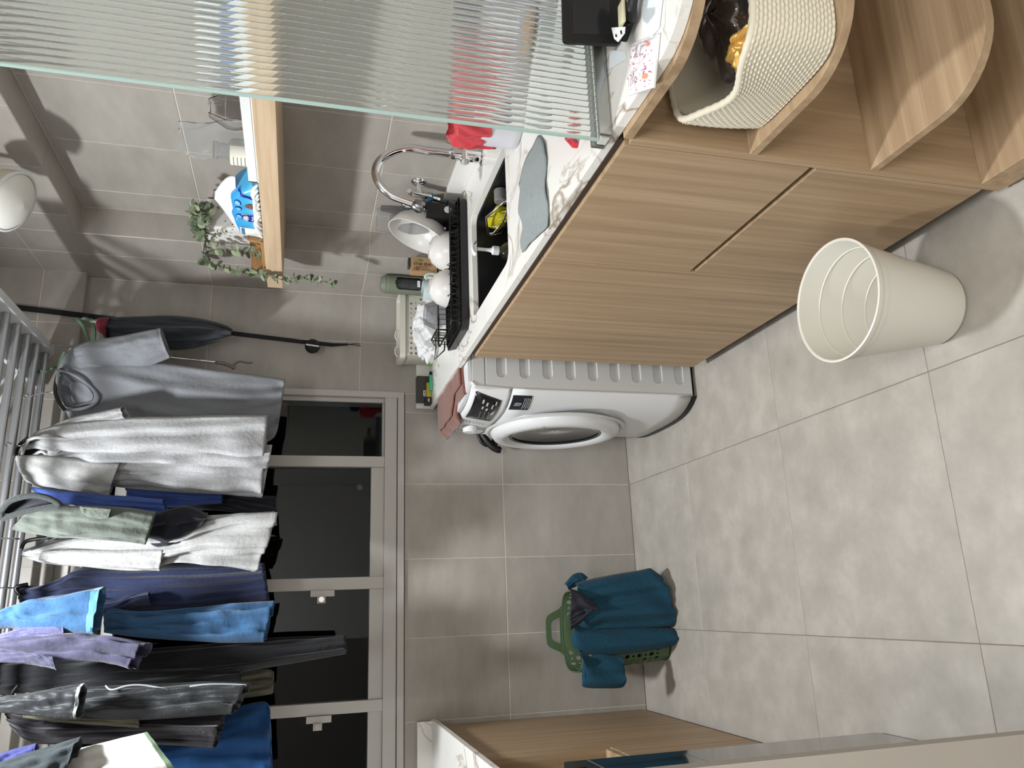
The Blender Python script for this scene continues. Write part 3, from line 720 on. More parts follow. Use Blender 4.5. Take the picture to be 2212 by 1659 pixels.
MB().cyl((tx-.03, ty-.01, .945), (tx+.030, ty+.002, .945), .0145, 18).build('cartridge', M_CHROME, tp, bevel=.002)
MB().tube([(tx+.022, ty, .95), (tx+.032, ty-.004, .975), (tx+.038, ty-.008, 1.0)], [.006, .005, .0065], 10).build('lever', M_CHROME, tp, smooth=True)
# ---- wall valve with hose
vl = thing('angle_valve', 'small chrome wall valve with blue collar and grey hose beside the tap', 'valve', (1.39, 2.36, 1.02))
o = MB().lathe([(.0001, .012), (.014, .010), (.024, .004), (.026, 0)], (XW-.001, 2.345, 1.045), 24, (-1, 0, 0)).cyl((XW-.002, 2.345, 1.045), (1.352, 2.352, 1.04), .009, 14).cyl((1.352, 2.352, 1.062), (1.352, 2.362, 1.00), .011, 14).build('valve_body', M_CHROME, vl); sm(o, 40)
MB().cyl((1.352, 2.358, 1.070), (1.352, 2.336, 1.078), .008, 12).build('valve_handle', M_CHROME, vl)
MB().cyl((1.352, 2.366, 1.014), (1.352, 2.369, .995), .0155, 20).build('collar', mat('steel_blue_plastic', srgb(44, 92, 124), .4), vl, bevel=.0015)
MB().cyl((1.352, 2.370, .995), (1.351, 2.376, .968), .010, 16).build('ferrule', M_CHROME, vl, bevel=.001)
MB().tube(catmull([(1.351, 2.376, .968), (1.350, 2.388, .945), (1.348, 2.41, .918), (1.345, 2.445, .8975), (1.34, 2.50, .8955)], 22), .0085, 12).build('hose', mat('grey_hose', srgb(78, 84, 90), .5), vl, smooth=True)

# ---- canister and red bag
cn = MB().lathe([(.0001, 0), (.066, 0), (.069, .003), (.070, .02), (.070, .150), (.066, .150), (.066, .02), (.0001, .012)], (1.20, 1.672, CT+.001), 48).build('canister', mat('pale_grey_canister', srgb(206, 206, 214), .45)); sm(cn, 50)
tag(cn, 'pale grey round canister lined with a red bag beside the sink', 'canister')
M_RED = mat('red_film', srgb(236, 92, 102), .2, trans=.4, ior=1.2, coat=.4)
def redf(u, v):
    a = u*2*PI; r = .0715 + .010*math.sin(v*PI)*(.6 + .4*math.sin(a*3)) + .0035*math.sin(a*9 + 3*v) + .002*math.sin(a*17 - 7*v)
    zb = .955 + .022*math.sin(a*2 + 1.2) + .012*math.sin(a*5)
    z = zb + v*(1.062 - zb) + .004*math.sin(a*7)*v
    if v > .93: r -= (v-.93)*.16
    return Vector((1.20 + r*math.cos(a), 1.672 + r*math.sin(a), z))
rb_ = MB().grid(redf, 120, 26, True).build('plastic_bag', M_RED, solid=.0008, smooth=True)
tag(rb_, 'translucent red plastic bag folded over the rim of the grey canister', 'bag')
MB().grid(lambda u, v: Vector((1.20, 1.672, 1.058 - .06*math.sin(v*PI/2))) + Vector((math.cos(u*2*PI), math.sin(u*2*PI), 0))*(.064*(1-v) + .002*math.sin(u*40)), 60, 8, True).build('bag_inside', M_RED, rb_, smooth=True)
# ---- cloth on the worktop
cp = [P(x, y, 2, CT) for x, y in ((1168, 292), (1180, 310), (1184, 345), (1181, 392), (1187, 440), (1188, 490), (1172, 505), (1150, 525), (1133, 546), (1130, 520), (1134, 495), (1126, 462), (1127, 415), (1124, 398), (1135, 362), (1150, 325))]
M_MF = mat('blue_grey_microfibre', srgb(150, 162, 164), .95, noise=.10, nscale=180, bump=.9, bscale=420, sheen=.5)
c_ = MB(); cc = sum(cp, Vector())/len(cp)
nr_ = 14; ring = []
fine = []
for i in range(len(cp)):
    for k in range(4): fine.append(cp[i].lerp(cp[(i+1) % len(cp)], k/4))
def cf(u, v):
    i = int(u*len(fine)+.5) % len(fine); p = cc.lerp(fine[i], v)
    p.z = CT + .0015 + .0022*(1 + math.sin(p.x*60 + p.y*25)*math.sin(p.y*48)) ; return p
o = MB().grid(cf, len(fine), nr_, True).build('microfibre_cloth', M_MF, solid=.0028, off=1, smooth=True)
tag(o, 'blue-grey microfibre cloth spread flat on the worktop in front of the sink', 'cloth')
# red peg
def peg(name, c, d, mt, label, group, L=.06):
    d = Vector(d).normalized(); s = d.cross(Vector((0,0,1))).normalized(); up = Vector((0,0,1)); c = Vector(c)
    t = thing(name, label, 'peg', c, group)
    for k in (-1, 1):
        MB().obox(c + s*k*.0045 + up*.006, d*L/2 + s*k*.002, s*.003, up*.0055).build('jaw', mt, t, bevel=.0012)
    MB().tube([c + d*.004 + up*(.006 + .007*math.sin(a)) + s*.007*math.cos(a) for a in [2*PI*k/10 for k in range(10)]], .0011, 6, closed=True).build('spring', M_CHROME, t)
    return t
peg('clothes_peg', (.895, 1.285, CT+.0005), (.65, .5, 0), mat('pink_red_plastic', srgb(214, 60, 78), .4), 'pinkish red peg lying on the worktop near the glass screen', None)

# ---- in the sink
sp = thing('soap_dispenser', 'clear soap dispenser with white pump standing in the black sink', 'soap dispenser', (1.075, 2.17, .700))
o = MB().lathe([(.0001, .0005), (.030, .0005), (.034, .004), (.036, .05), (.034, .085), (.022, .104), (.013, .112), (.012, .118)], (1.075, 2.17, .7005), 32).build('bottle', M_GLASS, sp, solid=.0015); sm(o, 60)
MB().lathe([(.0001, .003), (.031, .003), (.033, .045), (.0001, .045)], (1.075, 2.17, .7005), 28).build('soap', mat('olive_soap', srgb(176, 172, 64), .3, trans=.2), sp, smooth=False)
o = MB().lathe([(.0001, .117), (.0145, .117), (.0145, .136), (.008, .140), (.0055, .150), (.0055, .185), (.0001, .185)], (1.075, 2.17, .7005), 24).build('pump', M_PLAS, sp); sm(o, 40)
def ph(u, v):
    a = (u-.5)*PI*.9; return Vector((1.075 - .023*math.sin(a), 2.17 - .004 + (v-.5)*.022, .888 + .016*math.cos(a)))
MB().grid(ph, 16, 4).build('pump_head', M_PLAS, sp, solid=.005, smooth=True)
sc = thing('sponge_caddy', 'steel wire caddy hung on the inner wall of the sink', 'caddy', (1.16, 2.19, .80))
F = [P(x, y, 0, 1.155) for x, y in ((1055, 505), (1050, 470), (1090, 436), (1099, 444), (1086, 480), (1063, 508))]
M_WIRE = mat('satin_wire', (.75, .74, .68, 1), .25, 1.0)
mbw = MB(); mbw.tube(F, .0035, 8, closed=True)
F2 = [p + Vector((.045, 0, -.045)) for p in F]
mbw.tube(F2, .002, 6, closed=True)
for i in range(6): mbw.tube([F[i], F[i] + Vector((.01, 0, -.03)), F2[i]], .0018, 6)
for t in (.25, .5, .75):
    a_ = F[2].lerp(F[3], .5).lerp(F[0], t); b_ = F2[2].lerp(F2[3], .5).lerp(F2[0], t); mbw.tube([a_, a_ + Vector((.005, 0, -.04)), b_], .0016, 6)
mbw.build('wire_frame', M_WIRE, sc, smooth=True)
MB().cyl((1.176, 2.045, .838), (1.218, 2.045, .838), .020, 24).build('suction_cup', mat('grey_rubber', srgb(118, 118, 116), .4), sc, bevel=.003)
o = MB().obox(P(1077, 470, 0, 1.185), (.018, 0, 0), (0, .052, .006), (0, -.010, .026)).build('sponge', mat('yellow_sponge', srgb(228, 214, 26), .95, bump=.8, bscale=500), bevel=.012, seg=4)
tag(o, 'bright yellow sponge lying in the wire caddy in the sink', 'sponge')

# ---- dish rack
dr = thing('dish_rack', 'black dish rack with drip tray standing between the sink and the white basket', 'dish rack', (1.09, 2.43, CT))
M_BW = mat('black_coated_wire', srgb(14, 14, 15), .35)
ro = rrect(.862, 2.305, 1.335, 2.56, .03, CT+.002); ri = rrect(.868, 2.311, 1.329, 2.554, .026, CT+.006)
tr = MB(); n = len(ro); lv = [(ro, CT+.0015), (rrect(.856, 2.299, 1.341, 2.566, .034, 0), CT+.026), (rrect(.860, 2.303, 1.337, 2.562, .032, 0), CT+.026), (ri, CT+.007)]
tr.v = [(q.x, q.y, z) for L, z in lv for q in L]
for j in range(3): tr.f += [(j*n+i, j*n+(i+1) % n, (j+1)*n+(i+1) % n, (j+1)*n+i) for i in range(n)]
tr.f.append(tuple(3*n+i for i in range(n))); tr.f.append(tuple(reversed(range(n))))
tr.build('drip_tray', M_BLACK, dr)
wr_ = MB(); wr_.tube(rrect(.868, 2.312, 1.329, 2.554, .03, .945, 5), .003, 8, closed=True); wr_.tube(rrect(.868, 2.312, 1.329, 2.554, .03, .916, 5), .002, 6, closed=True)
wr_.build('rim_wire', M_BW, dr, smooth=True)
for k in range(24):
    x = .885 + k*.0188
    mbq = MB(); mbq.tube([(x, 2.312, .945), (x, 2.314, .905), (x, 2.322, .897), (x, 2.545, .897), (x, 2.552, .905), (x, 2.554, .945)], .0014, 6)
    if k % 2 == 0 and k > 3: mbq.tube([(x, 2.36, .897), (x+.004, 2.37, .935), (x+.008, 2.40, .940), (x+.008, 2.41, .897)], .0014, 6)
    mbq.build('wire', M_BW, dr, smooth=True)
for yy in (2.40, 2.50): MB().tube([(.87, yy, .8955), (1.327, yy, .8955)], .0016, 6).build('wire', M_BW, dr)
hk = MB()
hk.tube([(.868, 2.36, .945), (.868, 2.36, .985), (.84, 2.36, .990), (.84, 2.36, .955), (.868, 2.36, .948)], .0026, 8)
hk.tube([(.868, 2.47, .945), (.868, 2.47, .985), (.846, 2.47, .968), (.800, 2.47, .975), (.835, 2.47, .94), (.868, 2.47, .938)], .0026, 8)
hk.tube([(.868, 2.36, .985), (.868, 2.47, .985)], .0026, 8); hk.tube([(.84, 2.36, .990), (.846, 2.47, .968)], .0022, 8)
for t in (.25, .5, .75): hk.tube([(.868, 2.36 + .11*t, .945), (.868, 2.36 + .11*t, .985), (.842, 2.36 + .11*t, .98)], .0016, 6)
hk.build('side_hook', M_BW, dr, smooth=True)
ch = MB().prism(rrect(1.272, 2.345, 1.326, 2.430, .012, .8995), (0, 0, .118), holes=[rrect(1.275, 2.348, 1.323, 2.427, .010, .8995)]).build('cutlery_holder', M_BLACK, dr)
MB().box(1.274, 2.347, .8997, 1.324, 2.428, .903).build('holder_base', M_BLACK, ch)
MB().lathe([(.0001, .0008), (.012, .0008), (.0125, 0)], (1.2995, 2.3448, .945), 24, (0, -1, 0)).build('round_sticker', M_PLAS, ch)
# cutlery in the holder
sz = thing('scissors', 'teal-handled scissors standing in the black cutlery holder', 'scissors', (1.305, 2.41, .905))
M_TP = mat('teal_plastic', srgb(22, 92, 112), .35)
for s_, dy in ((-1, 0), (1, .004)):
    lp = [Vector((1.306 + s_*.011 + .0095*math.cos(a), 2.400 + dy, 1.050 + .024*math.sin(a))) for a in [2*PI*k/20 for k in range(20)]]
    hd = MB().tube(lp, .0038, 8, closed=True).build('handle', M_TP, sz, smooth=True)
    MB().obox((1.306 + s_*.003, 2.401 + dy, .97), (.0045, 0, .0), (0, .0008, 0), (s_*-.005, 0, .058)).build('blade', M_CHROME, sz)
ld = thing('ladle', 'steel serving spoon standing in the black cutlery holder', 'ladle', (1.30, 2.375, .905))
MB().tube([(1.295, 2.37, .906), (1.300, 2.37, 1.0), (1.312, 2.366, 1.045)], [.003, .003, .004], 8).build('handle', M_CHROME, ld)
MB().grid(lambda u, v: Vector((1.318, 2.362, 1.075)) + Vector((math.cos(u*2*PI)*.017*v, -.012*(1-v*v), math.sin(u*2*PI)*.028*v)), 24, 6, True).build('spoon_bowl', M_CHROME, ld, solid=.0012, smooth=True)
# clear container
cb_ = thing('clear_container', 'clear plastic container upended against the tiles above the dish rack', 'container', (1.35, 2.55, .95))
def clr(z, s): return rrect(1.300 + s, 2.515 + s, 1.388 - s, 2.572 - s, .012, z)
o = MB(); n_ = len(clr(0, 0)); lv = [(.899, .004), (.95, .0), (1.06, .0), (1.13, .003), (1.165, .006), (1.168, .012)]
for z, s_ in lv: o.v += [tuple(q) for q in clr(z, s_)]
for j in range(len(lv)-1): o.f += [(j*n_+i, j*n_+(i+1) % n_, (j+1)*n_+(i+1) % n_, (j+1)*n_+i) for i in range(n_)]
o.f.append(tuple((len(lv)-1)*n_ + i for i in range(n_)))
M_CLR = mat('clear_plastic', srgb(246, 247, 248), .05, trans=.97, ior=1.10)
o.build('shell', M_CLR, cb_, solid=.0015)
MB().obox((1.345, 2.540, 1.09), (.020, 0, 0), (0, .012, 0), (0, 0, .030)).build('insert', mat('grey_insert', srgb(176, 178, 184), .5), cb_, bevel=.008)
MB().box(1.298, 2.513, 1.045, 1.389, 2.574, 1.050).build('lip', M_CLR, cb_, bevel=.001)

# ---- bowls
M_CER = mat('white_melamine', srgb(214, 211, 207), .25)
def bowl(c, r, h, ax, label, grp=None, mt=M_CER, name='bowl'):
    pr = [(.0001, 0), (r*.38, 0), (r*.40, .004), (r*.62, h*.18), (r*.86, h*.5), (r*.97, h*.82), (r, h), (r-.003, h), (r*.94, h*.82), (r*.82, h*.5), (r*.58, h*.22), (r*.3, .009), (.0001, .008)]
    o = MB().lathe(pr, c, 48, ax).build(name, mt); sm(o, 60); return tag(o, label, 'bowl', grp)
bowl((1.328, 2.460, .998), .110, .088, (-.92, .06, .38), 'big white bowl standing on its side at the back of the dish rack')
bowl((1.185, 2.435, .997), .070, .066, (.02, -.04, -1), 'white bowl turned over in the middle of the dish rack beside the big bowl')
bowl((1.055, 2.445, .994), .066, .064, (-.05, .03, -1), 'white bowl turned over in the dish rack under the glass bowl')
M_SMK = mat('smoked_glass', (.62, .62, .64, 1), .03, trans=.92, ior=1.35)
# faceted glass tumbler
fg = MB(); pr = [(.022, 0), (.050, .038), (.052, .052), (.036, .092)]
ctr = Vector((1.012, 2.60, .8935)); vs = []
for r, h in pr:
    for k in range(8): a = 2*PI*(k+.5)/8; vs.append(ctr + Vector((r*math.cos(a), r*math.sin(a), h)))
fg.add(vs, [(j*8+k, j*8+(k+1) % 8, (j+1)*8+(k+1) % 8, (j+1)*8+k) for j in range(3) for k in range(8)] + [tuple(reversed(range(8)))])
tag(fg.build('glass_bowl', M_SMK, solid=.003), 'faceted smoked glass bowl at the far end of the dish rack', 'bowl')
mg_ = thing('mug', 'pale blue mug with handle standing behind the dish rack', 'mug', (1.158, 2.715, CT))
M_PB = mat('pale_blue_glaze', srgb(190, 206, 206), .2)
o = MB().lathe([(.0001, .001), (.026, .001), (.036, .014), (.040, .045), (.036, .078), (.034, .090), (.031, .090), (.036, .045), (.026, .010), (.0001, .008)], (1.158, 2.715, CT), 36).build('cup', M_PB, mg_); sm(o, 60)
MB().tube(catmull([(1.190, 2.70, .960), (1.205, 2.694, .968), (1.214, 2.69, .945), (1.206, 2.694, .915), (1.193, 2.70, .912)], 18), .0048, 10).build('handle', M_PB, mg_, smooth=True)

# ---- brown box
sb = thing('cardboard_box', 'brown cardboard box printed STAR SEAL standing behind the bowls', 'box', (1.256, 2.72, CT))
bx0, bx1, by, bz0, bz1 = 1.222, 1.284, 2.70, CT+.0005, 1.022
bxo = MB().box(bx0, by, bz0, bx1, by+.038, bz1).build('carton', mat('kraft_card', srgb(178, 142, 104), .8, noise=.04, nscale=40), sb, bevel=.001)
M_INK = mat('dark_brown_ink', srgb(60, 42, 30), .7); M_GINK = mat('green_ink', srgb(86, 134, 74), .7)
xd, yd = (0, 0, -1), (1, 0, 0)
text('carton_print', 'STAR SEAL', .0150, M_INK, bxo, (bx0+.032, by-.0006, bz1-.045), xd, yd)
text('carton_print', '120', .0150, M_INK, bxo, (bx0+.010, by-.0006, bz1-.020), xd, yd)
tl = MB()
for i, L in enumerate((.060, .052)): tl.box(bx0+.0215-.005*i, by-.0007, bz1-.012-L, bx0+.0228-.005*i, by-.0001, bz1-.016)
tl.box(bx0+.005, by-.0007, bz1-.036, bx0+.015, by-.0001, bz1-.0352); tl.box(bx0+.009, by-.0007, bz1-.075, bx0+.0108, by-.0001, bz1-.040)
tl.build('carton_lines', M_INK, bxo)
lg = MB()
lg.tube([Vector((bx0+.049 + .0065*math.cos(a), by-.0004, bz1-.038 + .0075*math.sin(a))) for a in [2*PI*k/16 for k in range(13)]], .0010, 5)
lg.grid(lambda u, v: Vector((bx0+.049 + (v-.5)*.006*math.sin(u*PI), by-.0006, bz1-.034 - u*.010)), 8, 3)
for k in range(2): lg.tube([Vector((bx0+.045 + .004*math.cos(a), by-.0004, bz1-.018 - k*.008 + .003*math.sin(a))) for a in [PI*q/6 - PI/2 for q in range(7)]], .0007, 5)
lg.build('leaf_logo', M_GINK, bxo)
MB().box(bx1-.030, by-.0008, bz0+.012, bx1+.0002, by-.0001, bz0+.040).build('green_flash', M_GINK, bxo)
MB().box(bx0+.02, by+.001, bz1, bx1-.006, by+.03, bz1+.010).build('film_end', mat('dark_film', srgb(52, 60, 66), .3), sb)
# ---- green dispenser
gd = thing('bag_dispenser', 'sage green cylindrical dispenser with a dark window beside the white basket', 'dispenser', (1.250, 2.90, CT))
M_SAGE = mat('sage_plastic', srgb(112, 120, 104), .5)
gcx, gcy, gr = 1.250, 2.905, .037
def gcy_wall(u, v): a = u*2*PI; return Vector((gcx + gr*math.cos(a), gcy + gr*math.sin(a), CT + .001 + v*.205))
wall = MB(); NU, NV = 72, 44
for j in range(NV):
    for i in range(NU):
        uc, vc = (i+.5)/NU, (j+.5)/NV
        da = ((uc - .735 + .5) % 1) - .5
        if (abs(da)/.13)**4 + (abs(vc - .56)/.27)**4 < 1: continue
        wall.add([gcy_wall(i/NU, j/NV), gcy_wall((i+1)/NU, j/NV), gcy_wall((i+1)/NU, (j+1)/NV), gcy_wall(i/NU, (j+1)/NV)], [(0,1,2,3)])
o = wall.build('shell', M_SAGE, gd, solid=.0015, weld=True); sm(o, 60)
o = MB().lathe([(gr, .205), (gr, .214), (.026, .230), (.0001, .232)], (gcx, gcy, CT), 40).build('cap', M_SAGE, gd); sm(o, 30)
MB().cyl((gcx, gcy, CT+.02), (gcx, gcy, CT+.198), .030, 28).build('bag_roll', mat('charcoal_film', srgb(58, 58, 60), .35, noise=.3, nscale=60), gd, smooth=False)
MB().box(gcx-.016, gcy-.0335, CT+.075, gcx+.010, gcy-.029, CT+.086).build('wrapper_label', M_PLAS, gd)
# ---- beige basket
wbk = thing('storage_basket', 'off-white perforated plastic basket of pegs against the back wall', 'basket', (1.12, 3.06, CT))
M_OFF = mat('off_white_plastic', srgb(205, 201, 190), .45)
bx0, bx1, by0, by1, bz = .985, 1.268, 3.005, 3.118, 1.026
mbp = MB()
def skip(i, j): return j < 1 or j > 4
perf(mbp, lambda u, v: Vector((bx0 + u*(bx1-bx0), by0 - .004*v, CT+.002 + v*(bz-.018-CT))), 13, 6, .60, skip)
perf(mbp, lambda u, v: Vector((bx0 - .003*v, by1 - u*(by1-by0), CT+.002 + v*(bz-.018-CT))), 5, 6, .52, lambda i, j: True)
mbp.box(bx0, by1-.002, CT+.002, bx1, by1, bz-.018).box(bx1-.002, by0, CT+.002, bx1, by1, bz-.018).box(bx0, by0, CT+.001, bx1, by1, CT+.004)
mbp.build('basket_wall', M_OFF, wbk, solid=.0016, weld=True)
mbr = MB().prism(rrect(bx0-.010, by0-.012, bx1+.006, by1+.006, .018, bz-.018), (0, 0, .004), holes=[rrect(bx0, by0, bx1, by1, .010, bz-.018)])
rr1 = rrect(bx0-.010, by0-.012, bx1+.006, by1+.006, .018, 0)
rr0 = rrect(bx0-.002, by0-.004, bx1+.002, by1+.002, .012, 0)
n_ = len(rr1); b0 = len(mbr.v)
mbr.add([Vector((q.x, q.y, bz-.016)) for q in rr0] + [Vector((q.x, q.y, bz)) for q in rr1] + [Vector((q.x, q.y, bz-.022)) for q in rr1], [(i, (i+1) % n_, n_+(i+1) % n_, n_+i) for i in range(n_)] + [(n_+i, n_+(i+1) % n_, 2*n_+(i+1) % n_, 2*n_+i) for i in range(n_)])
mbr.build('rim', M_OFF, wbk, solid=.001)
for k, xx in enumerate((1.02, 1.09)):
    MB().tube(catmull([(xx-.022, 3.058, bz-.002), (xx-.018, 3.058, bz+.008), (xx, 3.058, bz+.012), (xx+.018, 3.058, bz+.008), (xx+.022, 3.058, bz-.002)], 14), .0032, 8).build('handle', M_OFF, wbk, smooth=True)
pcn = ['pale blue', 'dark grey', 'pink', 'white', 'teal']
pc = [mat('peg_blue', srgb(90, 168, 208), .4), mat('peg_grey', srgb(70, 76, 90), .4), mat('peg_pink', srgb(214, 120, 146), .4), mat('peg_white', srgb(220, 220, 220), .4), mat('peg_teal', srgb(60, 130, 140), .4)]
for k in range(18):
    xx = bx0 + .022 + (k % 9)*.029; zz = CT + .020 + (k//9)*.045
    peg('clothes_peg', (xx, by0 + .024 + .010*(k % 3), zz), (rnd.uniform(-.4, .4), .3, rnd.uniform(.8, 1)), pc[(k*7) % 5], pcn[(k*7) % 5] + ' plastic peg inside the off-white perforated basket', 'pegs in the off-white basket', .05)
# white plastic bag in front
def wbag(u, v):
    a, b_ = u*2*PI, v*PI; d = Vector((math.cos(a)*math.sin(b_), math.sin(a)*math.sin(b_), -math.cos(b_)))
    f = 1 + .16*math.sin(4*a + 2*b_) + .10*math.sin(9*a - 5*b_ + 1) + .07*math.sin(15*a + 8*b_) + .05*math.sin(23*a - 11*b_)
    return Vector((1.070 + .115*d.x*f, 2.905 + .060*d.y*f, max(CT+.002, CT + .042 + .047*d.z*f)))
o = MB().grid(wbag, 96, 40, True).build('plastic_bag', mat('white_film', srgb(232, 232, 234), .35, trans=.15, ior=1.3), smooth=True)
tag(o, 'crumpled white plastic bag lying in front of the off-white basket', 'bag')
# clip, lighter, boxes
ck = thing('bag_clip', 'lime green spring clip standing on the worktop next to the white basket', 'clip', (.995, 3.03, CT))
M_LIME = mat('lime_plastic', srgb(150, 206, 92), .35)
for s_ in (-1, 1): MB().obox((.988 + s_*.008, 3.03, CT+.026), (.0025, 0, s_*.0), (0, .008, 0), (-s_*.006, 0, .026)).build('jaw', M_LIME, ck, bevel=.0015)
MB().cyl((.976, 3.03, CT+.028), (1.000, 3.03, CT+.028), .004, 10).build('spring', M_CHROME, ck)
MB().box(.965, 3.05, CT+.001, 1.000, 3.075, CT+.012).build('foot', M_LIME, ck, bevel=.002)
li = thing('lighter', 'mint green lighter lying on the worktop in front of the dark boxes', 'lighter', (.89, 3.055, CT))
MB().obox((.884, 3.045, CT+.0065), (.034, .004, 0), (-.0012, .0095, 0), (0, 0, .0055)).build('body', mat('mint_plastic', srgb(72, 186, 140), .35), li, bevel=.003)
MB().obox((.926, 3.050, CT+.0065), (.0075, .001, 0), (-.001, .008, 0), (0, 0, .0055)).build('cap', M_BLACK, li, bevel=.002)
M_DG = mat('dark_grey_box', srgb(62, 60, 56), .5)
db = thing('small_box', 'dark grey box with a white barcode label standing against the upstand', 'box', (.88, 3.10, CT))
MB().box(.815, 3.084, CT+.001, .925, 3.118, CT+.058).build('carton', M_DG, db, bevel=.001)
bl = MB().box(.838, 3.0832, CT+.012, .862, 3.084, CT+.032).build('label', M_PLAS, db)
MB().box(.842, 3.0826, CT+.015, .845, 3.0832, CT+.029).box(.848, 3.0826, CT+.015, .8495, 3.0832, CT+.029).box(.853, 3.0826, CT+.015, .857, 3.0832, CT+.029).build('barcode', M_BLACK, bl)
yb_ = MB().box(.830, 3.064, CT+.001, .892, 3.082, CT+.020).build('small_box', mat('yellow_card', srgb(196, 182, 72), .6, noise=.2, nscale=90), bevel=.001)
tag(yb_, 'small yellow printed box between the lighter and the dark grey box', 'box')
bb2 = thing('small_box', 'small black box lying nearest the worktop corner by the window', 'box', (.806, 3.08, CT))
MB().box(.800, 3.060, CT+.001, .828, 3.100, CT+.027).build('carton', mat('black_card', srgb(44, 42, 40), .5), bb2, bevel=.0015)
MB().box(.808, 3.0594, CT+.010, .822, 3.060, CT+.016).build('print', M_TICK, bb2)

# ---- things beyond and in front of the ribbed glass
dt = thing('detergent_bottle', 'lilac grey bottle with navy top behind the ribbed glass', 'bottle', (1.255, 1.40, CT))
o = MB().lathe([(.0001, 0), (.042, 0), (.046, .005), (.046, .125), (.038, .150), (.018, .165)], (1.255, 1.40, CT+.001), 36).build('bottle', mat('lilac_grey', srgb(176, 172, 190), .4), dt); sm(o, 50)
o = MB().lathe([(.0001, .222), (.026, .220), (.028, .210), (.028, .170), (.019, .166), (.019, .160)], (1.255, 1.40, CT+.001), 30).build('cap', mat('navy_plastic', srgb(36, 48, 96), .35), dt); sm(o, 40)
gj = thing('glass_jar', 'clear glass jar with a cork lid behind the ribbed glass', 'jar', (1.10, 1.29, CT))
o = MB().lathe([(.0001, .002), (.034, .002), (.038, .01), (.038, .075), (.030, .09)], (1.115, 1.275, CT), 32).build('jar', M_GLASS, gj, solid=.002); sm(o, 60)
MB().cyl((1.115, 1.275, CT+.078), (1.115, 1.275, CT+.100), .030, 24).build('lid', mat('cork', srgb(176, 128, 84), .8), gj, bevel=.002)
# small display
tb = thing('tablet', 'small black smart display leaning at the near edge of the worktop', 'screen', (1.01, 1.03, CT))
ux = Vector((.972, -.10, 0)).normalized(); uz = Vector((0, .16, 1)).normalized(); un = ux.cross(uz); c0 = Vector((.925, 1.035, CT+.0015))
def slab(x0_, x1_, z0_, z1_, d0, d1, r=.008):
    q = rrect(x0_, z0_, x1_, z1_, r, 0, 4); return MB().prism([c0 + ux*p.x + uz*p.y + un*d0 for p in q], un*(d1-d0))
slab(0, .200, .0, .102, -.008, 0).build('housing', M_BLACK, tb, bevel=.001)
slab(.016, .184, .018, .084, 0, .0006, .002).build('display_glass', mat('screen_off', srgb(36, 36, 38), .1), tb)
MB().obox(c0 + ux*.10 - un*.030 + Vector((0, 0, .018)), ux*.05, un*.024, Vector((0, 0, .0175))).build('stand', M_BLACK, tb, bevel=.006)
# cable coil and watch
cc_ = thing('watch', 'black watch strap with pale printed price tag in front of the smart display', 'watch', (.93, .955, CT))
q = [Vector((.945 + .034*math.cos(a), .952 + .026*math.sin(a), CT+.018 + .006*math.sin(2*a))) for a in [2*PI*k/26 for k in range(26)]]
MB().tube(q, .0085, 8, closed=True).build('strap', mat('black_rubber', srgb(20, 20, 22), .5), cc_, smooth=True)
MB().obox((.915, .985, CT+.016), (.016, .006, 0), (-.006, .016, 0), (0, 0, .007)).build('watch_case', mat('watch_black', srgb(12, 12, 14), .12, .4), cc_, bevel=.004)
tg_ = MB().prism([P(x, y, 2, CT+.042) for x, y in ((1322, 60), (1351, 58), (1350, 72), (1336, 91), (1328, 84))], (0, 0, .0012)).build('tag', M_PLAS, cc_)
MB().prism([P(x, y, 2, CT+.0435) for x, y in ((1329, 74), (1332, 74), (1333, 80), (1330, 80))], (0, 0, .0004)).prism([P(x, y, 2, CT+.0435) for x, y in ((1340, 66), (1343, 66), (1344, 74), (1341, 74))], (0, 0, .0004)).build('tag_print', M_BLACK, tg_)
MB().obox(P(1343, 30, 2, CT+.034), ux*.020, (0, .010, 0), (0, 0, .003)).build('buckle', mat('ivory_plastic', srgb(206, 200, 170), .5), cc_, bevel=.002)
cbv = MB()
for k in range(4): cbv.tube([Vector((1.005 + (.030 + .004*k)*math.cos(a), .925 + (.022+.003*k)*math.sin(a), CT+.006 + .007*k + .003*math.sin(3*a + k))) for a in [2*PI*j/22 for j in range(22)]], .0034, 8, closed=True)
tag(cbv.build('cable_coil', M_BLACK, smooth=True), 'coiled black cable beside the watch on the near worktop', 'cable')
# papers
M_PAPER = mat('bluish_white_paper', srgb(222, 228, 236), .7)
for pts, zz, lb_ in ((((1385, 0), (1432, 0), (1425, 60), (1408, 82), (1390, 70)), .0010, 'folded bluish white paper lying under the watch'), (((1318, 108), (1352, 112), (1354, 128), (1317, 150)), .0008, 'pale paper slip lying by the foot of the smart display')):
    o = MB().prism([P(x, y, 2, CT+zz) for x, y in pts], (0, 0, .0012)).build('paper_sheet', M_PAPER); tag(o, lb_, 'paper')
    q = [P(x, y, 2, CT+zz+.004) for x, y in pts]; cx = sum(q, Vector())/len(q)
